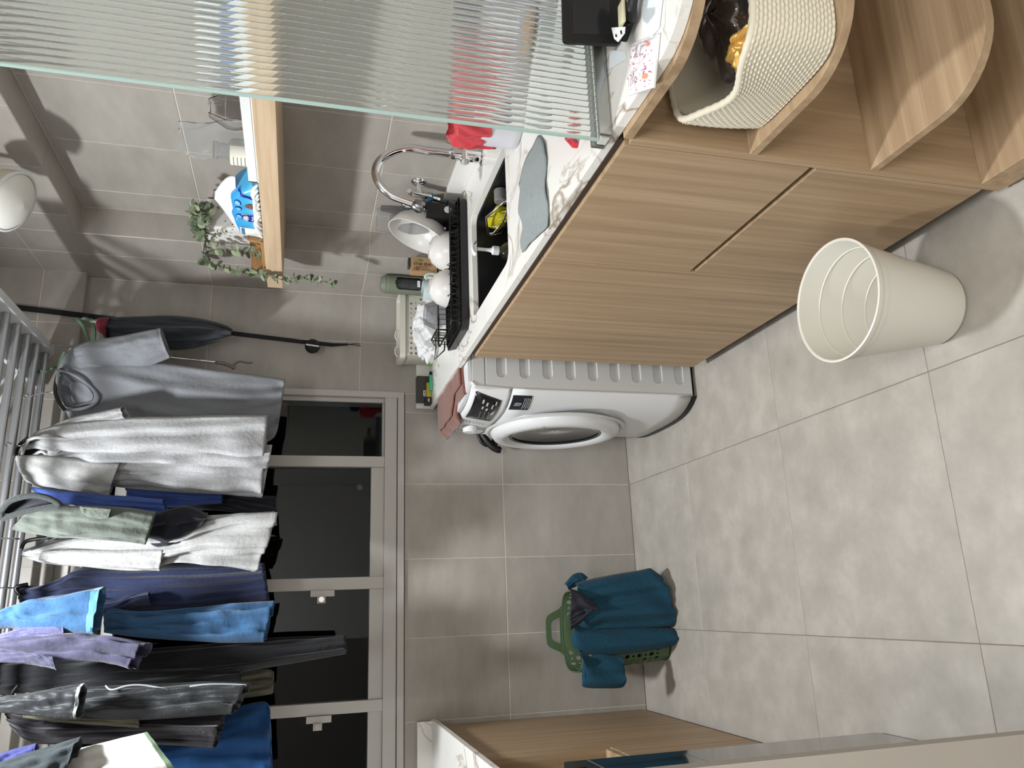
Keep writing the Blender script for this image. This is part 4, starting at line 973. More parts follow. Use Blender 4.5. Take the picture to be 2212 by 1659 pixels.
# tissue packet with floral print
fp = thing('tissue_packet', 'small tissue packet with pink floral print at the worktop edge', 'packet', (.83, .98, CT))
q4 = [P(x, y, 2, CT+.010) for x, y in ((1348, 206), (1357, 94), (1415, 72), (1404, 188))]
def fpf(u, v):
    a = q4[0].lerp(q4[1], u); b_ = q4[3].lerp(q4[2], u); p = a.lerp(b_, v)
    p.z = CT + .002 + .010*(1 - abs(2*u-1)**6)*(1 - abs(2*v-1)**6) + .0012*math.sin(u*23)*math.sin(v*17); return p
fo = MB().grid(fpf, 30, 18).build('wrapper', mat('white_wrapper', srgb(232, 226, 228), .3), fp, smooth=True)
MB().prism([Vector((p.x, p.y, CT+.001)) for p in q4], (0, 0, .003)).build('tissues', M_PLAS, fp)
def dot(mb_, u, v, r, k=5, el=1.0):
    vs = [fpf(u, v) + Vector((0, 0, .0008))]
    for j in range(k):
        a = 2*PI*j/k; vs.append(fpf(min(1, max(0, u + r*math.cos(a))), min(1, max(0, v + r*1.5*el*math.sin(a)))) + Vector((0, 0, .0006)))
    mb_.add(vs, [(0, 1+j, 1+(j+1) % k) for j in range(k)])
fm = MB(); r0 = random.Random(5)
for k in range(90): dot(fm, r0.uniform(.04, .96), r0.uniform(.05, .95), r0.choice((.008, .012, .018)))
fm.build('floral_print', mat('magenta_ink', srgb(196, 90, 136), .5), fo)['kind'] = 'stuff'
fm = MB()
dot(fm, .24, .80, .055, 10); dot(fm, .84, .80, .045, 10)
fm.build('print_badge', mat('peach_ink', srgb(226, 150, 112), .5), fo)['kind'] = 'stuff'
fm = MB()
for k in range(5):
    for v_ in (.38, .62):
        u0 = .66; vs = [fpf(u0 + a, v_ - .07 + k*.03 + b_) + Vector((0, 0, .0009)) for a, b_ in ((0, 0), (.20, 0), (.20, .010), (0, .010))]; fm.add(vs, [(0, 1, 2, 3)])
for k in range(4): 
    vs = [fpf(.16 + .0*k + a, .30 + k*.06 + b_) + Vector((0, 0, .0009)) for a, b_ in ((0, 0), (.26, 0), (.26, .010), (0, .010))]; fm.add(vs, [(0, 1, 2, 3)])
fm.build('print_lines', mat('grey_ink', srgb(96, 84, 100), .6), fo)['kind'] = 'stuff'

# ================================================================ ON THE FLOATING SHELF
ZS = 1.5405
ty_ = thing('white_tray', 'long white tray on the floating shelf under the bottles', 'tray', (1.23, 1.66, ZS))
MB().box(1.160, 1.27, ZS, 1.315, 2.045, ZS+.004).box(1.160, 1.27, ZS+.003, 1.164, 2.045, ZS+.027).box(1.311, 1.27, ZS+.003, 1.315, 2.045, ZS+.027).box(1.160, 2.041, ZS+.003, 1.315, 2.045, ZS+.027).box(1.160, 1.27, ZS+.003, 1.315, 1.274, ZS+.027).build('tray', M_PLAS, ty_)
M_SMB = mat('smoked_brown_glass', (.955, .945, .935, 1), .03, trans=1.0, ior=1.2)
vs_ = MB(); pr = [(.040, 0), (.048, .045), (.046, .062), (.026, .098), (.022, .104)]
vv = []
for r, h in pr:
    for k in range(8): a = 2*PI*(k+.5)/8; vv.append(Vector((1.215 + r*math.cos(a), 1.795 + r*1.05*math.sin(a), ZS+.0052 + h)))
vs_.add(vv, [(j*8+k, j*8+(k+1) % 8, (j+1)*8+(k+1) % 8, (j+1)*8+k) for j in range(4) for k in range(8)] + [tuple(reversed(range(8)))])
tag(vs_.build('glass_vase', M_SMB, solid=.003), 'faceted smoked glass vase on the white tray', 'vase')
bt = thing('clear_bottle', 'clear bottle with a green and white label on the white tray', 'bottle', (1.24, 1.93, ZS))
o = MB().lathe([(.0001, .001), (.034, .001), (.036, .006), (.036, .066), (.024, .080), (.020, .083), (.020, .104), (.024, .106), (.024, .117), (.0001, .118)], (1.235, 2.020, ZS+.0045), 30).build('bottle', M_CLR, bt, solid=.001); sm(o, 50)
lb_ = MB().grid(lambda u, v: Vector((1.235, 2.020, 0)) + Vector((.0366*math.cos(PI*.72 + u*PI*.75), .0366*math.sin(PI*.72 + u*PI*.75), ZS + .016 + v*.060)), 20, 2).build('label', mat('cream_label', srgb(228, 224, 212), .6), bt)
MB().grid(lambda u, v: Vector((1.235, 2.020, 0)) + Vector((.0370*math.cos(PI*.74 + u*PI*.10), .0370*math.sin(PI*.74 + u*PI*.10), ZS + .018 + v*.056)), 6, 2).build('label_band', M_GINK, lb_)
tl = MB()
for k in range(5): tl.grid(lambda u, v, k=k: Vector((1.235, 2.020, 0)) + Vector((.0370*math.cos(PI*.90 + u*PI*.30), .0370*math.sin(PI*.90 + u*PI*.30), ZS + .026 + k*.010 + v*.0018)), 6, 2)
tl.build('label_lines', mat('grey_print', srgb(110, 112, 116), .6), lb_)
# zip bag round it
def zb(u, v):
    p = P(385 + v*135, 262 + u*(88 - 20*(1-v)) + 5*math.sin(v*6), 0, 1.255); p.x += .02*math.sin(u*PI) + .004*math.sin(u*14 + v*8); return p
o = MB().grid(zb, 24, 30).build('zip_bag', mat('thin_clear_film', srgb(244, 246, 248), .12, trans=.96, ior=1.03), solid=.0006, smooth=True)
tag(o, 'clear film bag standing open behind the bottle on the shelf', 'bag')
pb = MB().lathe([(.0001, 0), (.040, 0), (.044, .006), (.044, .070), (.036, .096), (.016, .104), (.0001, .105)], (1.235, 1.655, ZS+.0045), 32).build('blue_grey_tub', mat('blue_grey_plastic', srgb(160, 168, 182), .4)); sm(pb, 50)
tag(pb, 'rounded blue-grey tub on the white tray at the glass edge', 'tub')
bp = thing('refill_pack', 'blue and white refill pack behind the ribbed glass on the shelf', 'packet', (1.24, 1.53, ZS))
MB().box(1.185, 1.475, ZS+.0045, 1.29, 1.590, ZS+.110).build('pack', M_PLAS, bp, bevel=.012)
MB().box(1.184, 1.490, ZS+.020, 1.1846, 1.575, ZS+.060).build('blue_band', mat('print_blue', srgb(60, 112, 190), .4), bp)
gb = MB().lathe([(.0001, 0), (.034, 0), (.036, .005), (.036, .12), (.012, .15), (.012, .17), (.0001, .171)], (1.24, 1.37, ZS+.0045), 26).build('spray_bottle', mat('slate_plastic', srgb(74, 88, 104), .3)); sm(gb, 50)
tag(gb, 'slate blue bottle behind the ribbed glass on the shelf', 'bottle')

# tissue pack
tk_ = thing('tissue_pack', 'blue soft pack of paper towels on the floating shelf, a sheet pulled up', 'tissue pack', (1.22, 2.24, ZS))
pkY0, pkY1 = 2.125, 2.440
def pack(u, v):
    # around the section (u), along the pack (v)
    a = u*2*PI; e = 4.5; c_, s_ = math.cos(a), math.sin(a); r = (abs(c_)**e + abs(s_)**e) ** (-1/e)
    y = pkY0 + v*(pkY1-pkY0); en = (1 - abs(2*v-1)**9)
    hz = (.040 + .006*math.sin(v*PI)) * (.50 + .50*min(1, en*1.0)) * (1 - .35*max(0, .25-v)/.25); hx = .052*(.75 + .25*en)
    zz = hz*r*s_; tap = 1 - .16*(zz/hz*.5 + .5)
    return Vector((1.224 + hx*r*c_*tap + .0015*math.sin(v*31 + a*3), y + (0 if en > .5 else 0), ZS + .001 + hz*1.0 + zz*.985 + .0015*math.sin(v*17 + 2*a)))
def packcap(vend):
    return lambda u, v: pack(u, vend).lerp(sum((pack(k/8, vend) for k in range(8)), Vector())/8, v)
mtp, nt, b = nm('pack_print_blue')
geo = nt.nodes.new('ShaderNodeNewGeometry'); sx_ = nt.nodes.new('ShaderNodeSeparateXYZ'); nt.links.new(geo.outputs['Position'], sx_.inputs[0])
mr = nt.nodes.new('ShaderNodeMapRange'); mr.inputs[1].default_value = ZS; mr.inputs[2].default_value = ZS+.11; nt.links.new(sx_.outputs['Z'], mr.inputs[0])
nt.links.new(ramp(nt, mr.outputs[0], [(0, srgb(150, 208, 232)), (.35, srgb(74, 170, 218)), (1, srgb(30, 132, 206))]), b.inputs['Base Color']); b.inputs['Roughness'].default_value = .3
pk = MB().grid(pack, 48, 30, True).grid(packcap(0.0), 48, 3, True).grid(packcap(1.0), 48, 3, True).build('pack', mtp, tk_, smooth=True)
M_NAVY = mat('print_navy', srgb(22, 44, 140), .35)
def onp(y, z, d=.0012):
    t = (y-pkY0)/(pkY1-pkY0); best = min((pack(k/96, t) for k in range(32, 65)), key=lambda p: abs(p.z - z)); return Vector((best.x - d, y, z))
def disc(name, y, z, ry, rz, mt, d, par, n=28):
    mb_ = MB(); c_ = onp(y, z, d); vs = [c_] + [onp(y + ry*math.cos(2*PI*k/n), z + rz*math.sin(2*PI*k/n), d) for k in range(n)]
    mb_.add(vs, [(0, 1+k, 1+(k+1) % n) for k in range(n)]); return mb_.build(name, mt, par)
disc('logo_ring', 2.290, ZS+.040, .0255, .0275, M_PLAS, .0015, pk); lg = disc('logo_badge', 2.290, ZS+.040, .0235, .0255, M_NAVY, .0025, pk)
text('logo_text', 'Vinda', .013, M_PLAS, lg, onp(2.290, ZS+.028, .0042), (0, -1, 0), (.0, 0, 1))
ft = MB()
for k in range(7):
    a = math.radians(30 + k*20); p0 = onp(2.290, ZS+.038, .004); dv = Vector((0, math.cos(a), math.sin(a)))
    ft.obox(p0 + dv*.012, dv*.008, Vector((.0003, 0, 0)), dv.cross(Vector((1, 0, 0)))*(.0012 + .0006*math.sin(k/6*PI)))
ft.build('logo_fan', M_PLAS, lg)
for y_ in (2.205, 2.240, 2.285):
    q = disc('print_roundel', y_, ZS+.068, .013, .0095, M_NAVY, .0022, pk); disc('roundel_fill', y_, ZS+.068, .011, .0075, mat('print_sky', srgb(120, 186, 226), .35), .0032, q)
disc('print_nuts', 2.215, ZS+.030, .018, .018, mat('nut_brown', srgb(120, 84, 62), .6, noise=.5, nscale=300), .0022, pk, 9)
MB().grid(lambda u, v: onp(2.362 + u*.066, ZS+.010 + v*.062, .0018), 8, 8).build('info_panel', mat('panel_print', srgb(226, 228, 226), .5, noise=.06, nscale=600), pk)
MB().grid(lambda u, v: onp(2.368 + u*.046, ZS+.058 + v*.010, .0030), 6, 3).build('panel_heading', mat('print_steel', srgb(70, 112, 150), .5), pk)
MB().grid(lambda u, v: onp(2.150 + u*.012 + (1-v)*.014, ZS+.020 + v*.045, .0020), 4, 6).build('navy_flash', M_NAVY, pk)
# pulled-up sheet
mts, nt, b = nm('embossed_paper'); b.inputs['Base Color'].default_value = srgb(216, 217, 220); b.inputs['Roughness'].default_value = .9
wv = nt.nodes.new('ShaderNodeTexWave'); wv.wave_type = 'RINGS'; wv.rings_direction = 'X'; wv.inputs['Scale'].default_value = 42; wv.inputs['Distortion'].default_value = 2.0; wv.inputs['Detail Scale'].default_value = .6
tc = nt.nodes.new('ShaderNodeNewGeometry'); mpp = nt.nodes.new('ShaderNodeMapping'); mpp.inputs['Location'].default_value = (-1.2, -2.24, -1.66); nt.links.new(tc.outputs['Position'], mpp.inputs[0]); nt.links.new(mpp.outputs[0], wv.inputs[0])
bpp = nt.nodes.new('ShaderNodeBump'); bpp.inputs['Strength'].default_value = .5; bpp.inputs['Distance'].default_value = .003; nt.links.new(wv.outputs['Fac'], bpp.inputs['Height']); nt.links.new(bpp.outputs[0], b.inputs['Normal'])
Ls = catmull([P(x, y, 0, 1.215) for x, y in ((508, 382), (490, 392), (474, 410), (463, 432))], 24); Rs = catmull([P(x, y, 0, 1.215) for x, y in ((518, 504), (500, 482), (478, 458), (463, 440))], 24)
def shf(u, v):
    i = min(23, int(v*23+.5)); p = Ls[i].lerp(Rs[i], u); p.x += -.030*math.sin(u*PI)*(1-v*.5) + .004*math.sin(u*9 + v*6) + .03*v; return p
MB().grid(shf, 30, 24).build('paper_sheet', mts, tk_, solid=.0015, smooth=True)
# white gloves / strings along the shelf edge
gl = MB(); r0 = random.Random(11)
for k in range(9):
    y0_ = 2.06 + k*.026; q = [Vector((1.158 + r0.uniform(0, .008), y0_ + j*.030, ZS + .004 + .018*math.sin(j/4*PI)*r0.uniform(.6, 1.1))) for j in range(5)]
    gl.tube(catmull(q, 14), [.0030 + .0026*math.sin(t/13*PI) for t in range(14)], 8)
o = gl.build('cotton_strips', mat('white_cotton', srgb(232, 232, 232), .9)); tag(o, 'bunched white cotton strips along the front edge of the shelf', 'cloth'); o['kind'] = 'stuff'
# bamboo box
wx = thing('bamboo_box', 'open bamboo box near the far end of the floating shelf', 'box', (1.22, 2.55, ZS))
MB().box(1.166, 2.440, ZS+.0002, 1.276, 2.672, ZS+.006).build('base', M_WOODI, wx)
MB().box(1.166, 2.440, ZS+.006, 1.172, 2.672, ZS+.012).box(1.254, 2.440, ZS+.006, 1.275, 2.672, ZS+.060).build('side', M_WOODI, wx, bevel=.001)
MB().prism([Vector((1.166, 2.664, ZS+.006)), Vector((1.276, 2.664, ZS+.006)), Vector((1.276, 2.664, ZS+.060)), Vector((1.172, 2.664, ZS+.052))], (0, .010, 0)).build('end', M_WOODI, wx, bevel=.001)
MB().prism([Vector((1.166, 2.440, ZS+.006)), Vector((1.276, 2.440, ZS+.006)), Vector((1.276, 2.440, ZS+.060)), Vector((1.172, 2.440, ZS+.052))], (0, .010, 0)).build('end', M_WOODI, wx, bevel=.001)
# potted plant
pl = thing('potted_plant', 'trailing eucalyptus in a speckled white pot at the far end of the shelf', 'plant', (1.325, 2.655, ZS))
mtt, nt, b = nm('terrazzo_white')
geo = nt.nodes.new('ShaderNodeNewGeometry'); vo = nt.nodes.new('ShaderNodeTexNoise'); vo.inputs['Scale'].default_value = 95; vo.inputs['Detail'].default_value = 1; nt.links.new(geo.outputs['Position'], vo.inputs[0])
nt.links.new(ramp(nt, vo.outputs['Fac'], [(.0, srgb(70, 68, 66)), (.27, srgb(90, 88, 86)), (.30, srgb(224, 222, 220)), (1, srgb(228, 226, 224))]), b.inputs['Base Color']); b.inputs['Roughness'].default_value = .6
px0, py0 = 1.334, 2.640
def potq(z, h): return rrect(px0-h, py0-h, px0+h, py0+h, .008, z)
MB().prism(potq(ZS+.040, .056), (0, 0, .166), holes=[potq(ZS+.040, .051)]).build('pot', mtt, pl)
MB().prism(potq(ZS+.0005, .055), (0, 0, .0395)).build('pot_base', mat('taupe_band', srgb(150, 138, 126), .6), pl)
MB().box(px0-.051, py0-.051, ZS+.19, px0+.051, py0+.051, ZS+.196).build('soil', mat('soil', srgb(40, 32, 26), .95), pl)
M_LEAF = mat('eucalyptus_leaf', srgb(96, 108, 84), .55, noise=.25, nscale=30); M_LEAF2 = mat('eucalyptus_leaf_pale', srgb(134, 144, 116), .6, noise=.15, nscale=30)
M_STEM = mat('stem_green', srgb(92, 92, 66), .7)
lm = []
for mt_ in (M_LEAF, M_LEAF2):
    mb_ = MB(); vs = [Vector((0, .5, .03))]
    n_ = 10
    for k in range(n_):
        a = 2*PI*k/n_ - PI/2; vs.append(Vector((math.cos(a)*.46*(1 - .12*math.sin(a)), .5 + math.sin(a)*.5, .08*abs(math.cos(a)))))
    mb_.add(vs, [(0, 1+k, 1+(k+1) % n_) for k in range(n_)]); t_ = mb_.build('leaf', mt_, None, smooth=True); me = t_.data; bpy.data.objects.remove(t_); lm.append(me)
def leaf(p, d, nrm, s_, pale):
    o = bpy.data.objects.new('leaf', lm[pale]); COL.objects.link(o)
    y_ = Vector(d).normalized(); z_ = Vector(nrm); z_ = (z_ - y_*z_.dot(y_)); z_ = z_.normalized() if z_.length > 1e-3 else y_.orthogonal().normalized(); x_ = y_.cross(z_)
    o.matrix_world = Matrix(((x_.x*s_, y_.x*s_, z_.x*s_, p[0]), (x_.y*s_, y_.y*s_, z_.y*s_, p[1]), (x_.z*s_, y_.z*s_, z_.z*s_, p[2]), (0, 0, 0, 1)))
    mw = o.matrix_world.copy(); o.parent = pl; o.matrix_parent_inverse = Matrix.Translation(pl.location).inverted(); o.matrix_basis = mw
def stem(ctrl, n_pairs, s0, s1, spread=1.0, seed=0, start=.05):
    r0 = random.Random(seed); C_ = catmull(ctrl, 60)
    MB().tube(C_[::3], [.0016 - .0008*k/20 for k in range(20)], 6).build('stem', M_STEM, pl, smooth=True)
    for k in range(n_pairs):
        t = start + (1-start)*k/max(1, n_pairs-1); i = min(58, int(t*59)); p = C_[i]; tg = (C_[i+1]-C_[i]).normalized()
        s_ = s0 + (s1-s0)*t; a0 = r0.uniform(0, PI)
        for q_ in (0, PI):
            a = a0 + q_; u_ = tg.orthogonal().normalized(); v_ = tg.cross(u_); d = (u_*math.cos(a) + v_*math.sin(a))*spread + tg*.35
            leaf(p, d, (r0.uniform(-1, .3), r0.uniform(-1, .2), r0.uniform(.2, 1)), s_*r0.uniform(.8, 1.15), r0.random() < .4)
pc_ = Vector((px0-.02, py0, ZS+.20))
stem([pc_, P(440, 545, 0, 1.27), P(470, 538, 0, 1.235), P(510, 541, 0, 1.215), P(545, 545, 0, 1.20), P(566, 548, 0, 1.195)], 13, .028, .023, seed=1, start=.25)
stem([pc_, P(438, 558, 0, 1.27), P(455, 568, 0, 1.23), P(490, 580, 0, 1.19), P(535, 590, 0, 1.16), P(575, 594, 0, 1.135), P(612, 604, 0, 1.13), P(655, 598, 0, 1.14), P(690, 606, 0, 1.15), P(724, 614, 0, 1.155)], 40, .027, .019, seed=2, start=.12)
r0 = random.Random(4)
for k in range(20):
    e_ = P(415 + r0.uniform(0, 70), 440 + r0.uniform(0, 84), 0, r0.uniform(1.24, 1.34)); m_ = pc_.lerp(e_, .5) + Vector((-.004, 0, .018))
    stem([pc_ + Vector((r0.uniform(-.02, .02), r0.uniform(-.02, .02), 0)), m_, e_], 5, .029, .024, seed=20+k, start=.4)
stem([pc_, P(450, 520, 0, 1.25), P(468, 505, 0, 1.24), P(492, 500, 0, 1.235)], 6, .020, .014, seed=60, start=.3)

# ================================================================ ROUND WHITE LAMP ON THE BEAM
wl = thing('wall_lamp', 'round white dome lamp fixed to the beam at the top of the right wall', 'lamp', (1.16, 2.25, 2.24))
axl = Vector((-.42, -.10, -.9)).normalized(); lc_ = Vector((1.165, 2.25, 2.268))
o = MB().lathe([(.0001, .0), (.055, .004), (.080, .028), (.088, .056), (.089, .066), (.085, .068)], lc_, 48, axl).build('shade', mat('cream_shade', srgb(206, 196, 176), .45), wl); sm(o, 50)
o = MB().lathe([(.085, .064), (.083, .070), (.066, .086), (.036, .097), (.0001, .101)], lc_, 48, axl).build('diffuser', mat('opal_plastic', srgb(224, 222, 216), .35), wl); sm(o, 60)
MB().lathe([(.084, .062), (.0905, .062), (.0905, .071), (.084, .071)], lc_, 48, axl).build('rim', M_PLAS, wl, smooth=True)
MB().tube([lc_ + Vector((.0, 0, .0)), lc_ + Vector((.06, 0, .04)), Vector((XC-.001, 2.25, 2.33))], .012, 12).build('arm', M_PLAS, wl, smooth=True)

# ================================================================ THE DRYING RACK
RZ = 2.301
def YM(Y): return 2.42 + .963*(Y - 1.92)
rk = thing('drying_rack', 'white ceiling-hung drying rack with grey rods across the window', 'drying rack', (-.1, 2.7, 2.6))
M_ROD = mat('anodised_rod', srgb(176, 178, 182), .30, .75)
M_RKW = mat('rack_white', srgb(220, 221, 224), .35)
for k in range(6):
    y = 2.990 - .1015*k
    MB().cyl((-1.04, y, RZ), (.930, y, RZ), .0125, 18).build('rod', M_ROD, rk)
    sm(rk.children[-1], 40)
for xs_, x0_, x1_ in ((1, .805, .962), (-1, -1.055, -.93)):
    MB().box(x0_, 2.40, RZ+.019, x1_, 3.052, RZ+.034).build('end_cover', M_RKW, rk, bevel=.002)
    mbe = MB()
    xa, xb = (.926, .955) if xs_ > 0 else (-1.055, -1.035)
    q = [(xa, 2.40, RZ-.024), (xa, 3.00, RZ-.024), (xa, 3.052, RZ+.002), (xa, 3.052, RZ+.019), (xa, 2.40, RZ+.019)]
    mbe.prism([Vector(p) for p in q], (xb-xa, 0, 0)).build('end_rail', M_RKW, rk, bevel=.002)
for y in (2.60, 2.86):
    for s_ in (-1, 1):
        MB().tube([(.84, y, RZ+.03), (.60*1, y+.10*s_, 2.46), (.45, y, 2.60)], .006, 6).build('scissor_arm', M_RKW, rk)
        MB().tube([(-1.0, y, RZ+.03), (-.80, y+.10*s_, 2.46), (-.62, y, 2.60)], .006, 6).build('scissor_arm', M_RKW, rk)
MB().box(-.80, 2.58, 2.60, .72, 2.90, 2.718).build('motor_box', M_RKW, rk, bevel=.006)
M_LED = mat('led_diffuser', (1, 1, 1, 1), .5); M_LED.node_tree.nodes['Principled BSDF'].inputs['Emission Color'].default_value = (1, .98, .95, 1); M_LED.node_tree.nodes['Principled BSDF'].inputs['Emission Strength'].default_value = 6
cl_ = thing('ceiling_lamp', 'round surface-mounted ceiling lamp in front of the drying rack', 'lamp', (.057, 2.10, 2.6))
MB().cyl((.057, 2.10, 2.600), (.057, 2.10, 2.7195), .10, 40).build('lamp_body', M_RKW, cl_)
MB().cyl((.057, 2.10, 2.588), (.057, 2.10, 2.600), .085, 40).build('diffuser', M_LED, cl_)

# ================================================================ CLOTHES ON THE RACK
YY = YM
def cotton(name, col, noise=.05, bump=.22, rough=.92, nscale=220, sheen=.15): return mat(name, col, rough, noise=noise, nscale=nscale, bump=bump, bscale=70, sheen=sheen)
M_HEA = cotton('heather_grey', srgb(150, 150, 152), .16); M_HEAL = cotton('light_heather', srgb(158, 158, 158), .10)
M_GREY = cotton('blue_grey_cotton', srgb(122, 124, 130), .07); M_GIN = cotton('shaded_inner_grey', srgb(96, 98, 104), .07)  # second grey is the shirt's grey darkened to paint shade inside the neck
M_ROY = cotton('royal_blue', srgb(62, 86, 156), .05); M_SAG = cotton('sage_cotton', srgb(82, 88, 82), .05)
M_NVY = cotton('navy_cotton', srgb(26, 35, 66), .08); M_BRT = cotton('bright_blue', srgb(46, 84, 122), .08)
M_LAV = cotton('lavender_cotton', srgb(58, 57, 80), .12); M_BLK = cotton('black_cotton', srgb(22, 23, 28), .1)
M_CHR = cotton('charcoal_nylon', srgb(35, 38, 42), .08, rough=.6); M_PLM = cotton('plum_black', srgb(33, 30, 37), .1)
M_DBL = cotton('deep_blue', srgb(20, 70, 124), .08); M_CRM = cotton('white_cotton_knit', srgb(200, 199, 195), .03)
M_TRM = cotton('green_trim', srgb(96, 116, 92), .08); M_TGR = cotton('slate_mesh', srgb(38, 46, 50), .2); M_VIO = cotton('violet_blue', srgb(54, 58, 112), .1)
M_OLV = cotton('olive_cotton', srgb(92, 90, 74), .1); M_NIN = cotton('navy_lining', srgb(20, 22, 34), .1); M_RIB = cotton('dark_rib', srgb(44, 48, 48), .2); M_WINE = cotton('wine_red', srgb(120, 22, 46), .1)
M_LCF = cotton('light_grey_cuff', srgb(150, 152, 156), .1)
def frame(st, Y0, th, raw=True):
    if raw: Y0 = YM(Y0)
    cx = sum(a[0] + b[0] for a, b in st)/(2*len(st)); cy_ = sum(a[1] + b[1] for a, b in st)/(2*len(st))
    X0 = P(cx, cy_, 1, Y0).x
    return X0, math.radians(th)
def cloth(name, st, Y0, th, thick, mt, parent, nf=3.0, amp=.010, seed=0, nr=64, nc=72, hem=True, solid=.0016, X0=None, closed_top=.25, closed_end=False, vr=None):
    """a hanging tube of cloth: st = rows of (right edge, left edge) seen in the photo, laid on an upright plane at depth Y0 turned by th"""
    Y0, thick, amp = YY(Y0), thick*1.15, amp*1.35
    X1, t_ = frame(st, Y0, th, False); X0 = X1 if X0 is None else X0
    A = catmull([PP(a[0], a[1], X0, Y0, t_) for a, b in st], nr); B = catmull([PP(b[0], b[1], X0, Y0, t_) for a, b in st], nr)
    n_ = Vector((-math.sin(t_), math.cos(t_), 0)); r0 = random.Random(seed*13+5)
    ph = [r0.uniform(0, 6.28) for _ in range(8)]; dr_ = [r0.uniform(-1.6, 1.6) for _ in range(4)]
    def fn(u, v):
        if vr: v = vr[0] + (vr[1]-vr[0])*v
        i = v*(nr-1); k = min(int(i), nr-2); f = i-k; a = A[k].lerp(A[k+1], f); b_ = B[k].lerp(B[k+1], f)
        ang = u*2*PI; s = math.cos(ang); w_ = (b_-a).length
        th_ = thick * (closed_top + (1-closed_top)*min(1, v*5)**.7) * (.6 + .4*math.sin(min(1, v*1.2)*PI*.5)) + (.0028 if vr else 0)
        if closed_end: th_ *= max(.12, 1 - max(0, v-.75)/.25*.85)
        fold = amp*(.25 + .75*v)*(math.sin(s*nf*2.2 + ph[0] + dr_[0]*v) + .55*math.sin(s*nf*4.3 + ph[1] + dr_[1]*v*1.5) + .3*math.sin(s*nf*8.1 + ph[2] + dr_[2]*v*2 + 1.5*math.sin(v*5 + ph[3])))
        fold += amp*.35*math.sin(v*11 + s*3 + ph[4])*math.sin(v*PI)
        fold += amp*.45*math.sin(v*17 + s*6 + ph[5])*math.sin(v*4 - s*3 + ph[6]) + amp*.22*math.sin(v*31 - s*9 + ph[7])*math.sin(v*9 + s*5 + ph[5])
        e = 1.0 - abs(s)**6
        p = (a + b_)/2 + (b_-a)*(s/2)*(1.0) + n_*(math.sin(ang)*th_*(1 if abs(s) < 1 else 0) + fold*e)
        if hem and v > .955: p += n_*(math.copysign(.0011, math.sin(ang)))
        if hem and .945 < v < .957: p -= n_*(math.copysign(.0010, math.sin(ang)))
        return p
    return MB().grid(fn, nc, nr, True).build(name, mt, parent, solid=solid, smooth=True)
def garment(name, label, cat, Y0, px, group=None):
    p = P(px[0], px[1], 1, YY(Y0)); return thing(name, label, cat, p, group)
def ring(name, pts, Y0, th, r, mt, parent, X0, closed=True, n=44):
    Y0 = YY(Y0); t_ = math.radians(th); q = [PP(x, y, X0, Y0, t_) for x, y in pts]
    if closed: q = catmull(q + [q[0]], n)[:-1]
    else: q = catmull(q, n)
    return MB().tube(q, r, 8, closed=closed).build(name, mt, parent, smooth=True)
def patch(name, pts, Y0, th, mt, parent, X0, depth=.012, off=0):
    Y0 = YY(Y0); t_ = math.radians(th); n_ = Vector((-math.sin(t_), math.cos(t_), 0)); q = [PP(x, y, X0, Y0, t_) for x, y in pts]; q = catmull(q + [q[0]], 40)[:-1]
    c = sum(q, Vector())/len(q)
    return MB().grid(lambda u, v: c.lerp(q[int(u*len(q)+.5) % len(q)], v) + n_*(depth*(1-v*v) + off), len(q), 8, True).build(name, mt, parent, smooth=True, solid=.001)
YY = YM
GR = 'garments hung on the drying rack'
# 1 blue-grey T-shirt
g = garment('tshirt', 'blue-grey crew-neck T-shirt on a black hanger, nearest the right wall', 'shirt', 2.40, (350, 860), GR)
S1 = [((150, 782), (138, 880)), ((168, 762), (152, 905)), ((205, 764), (180, 935)), ((270, 772), (250, 950)), ((350, 784), (350, 968)), ((434, 796), (434, 978)), ((520, 806), (520, 975)), ((580, 814), (585, 950)), ((616, 819), (600, 925))]
X1, _ = frame(S1, 2.40, -18)
cloth('body', S1, 2.40, -18, .050, M_GREY, g, nf=2.6, amp=.012, seed=1, X0=X1)
cloth('shoulder', [((126, 796), (128, 812)), ((140, 768), (165, 822)), ((170, 745), (200, 815)), ((205, 735), (230, 805))], 2.385, -18, .022, M_GREY, g, nf=1, amp=.002, X0=X1, hem=False)
cloth('sleeve', [((160, 752), (165, 785)), ((200, 736), (205, 788)), ((260, 726), (270, 790)), ((310, 716), (322, 789)), ((347, 709), (368, 772))], 2.365, -18, .030, M_GREY, g, nf=1.5, amp=.004, seed=2, X0=X1, closed_top=.5)
ring('collar', [(127, 800), (150, 806), (180, 822), (205, 845), (211, 862), (198, 876), (170, 884), (140, 884), (128, 870), (122, 838)], 2.335, -18, .0055, M_GREY, g, X1)
patch('shaded_neck_inside', [(131, 806), (160, 815), (187, 833), (202, 856), (192, 870), (165, 878), (142, 878), (130, 845)], 2.345, -18, M_GIN, g, X1, depth=.035)  # inner back fabric, its shade painted in by the darker grey
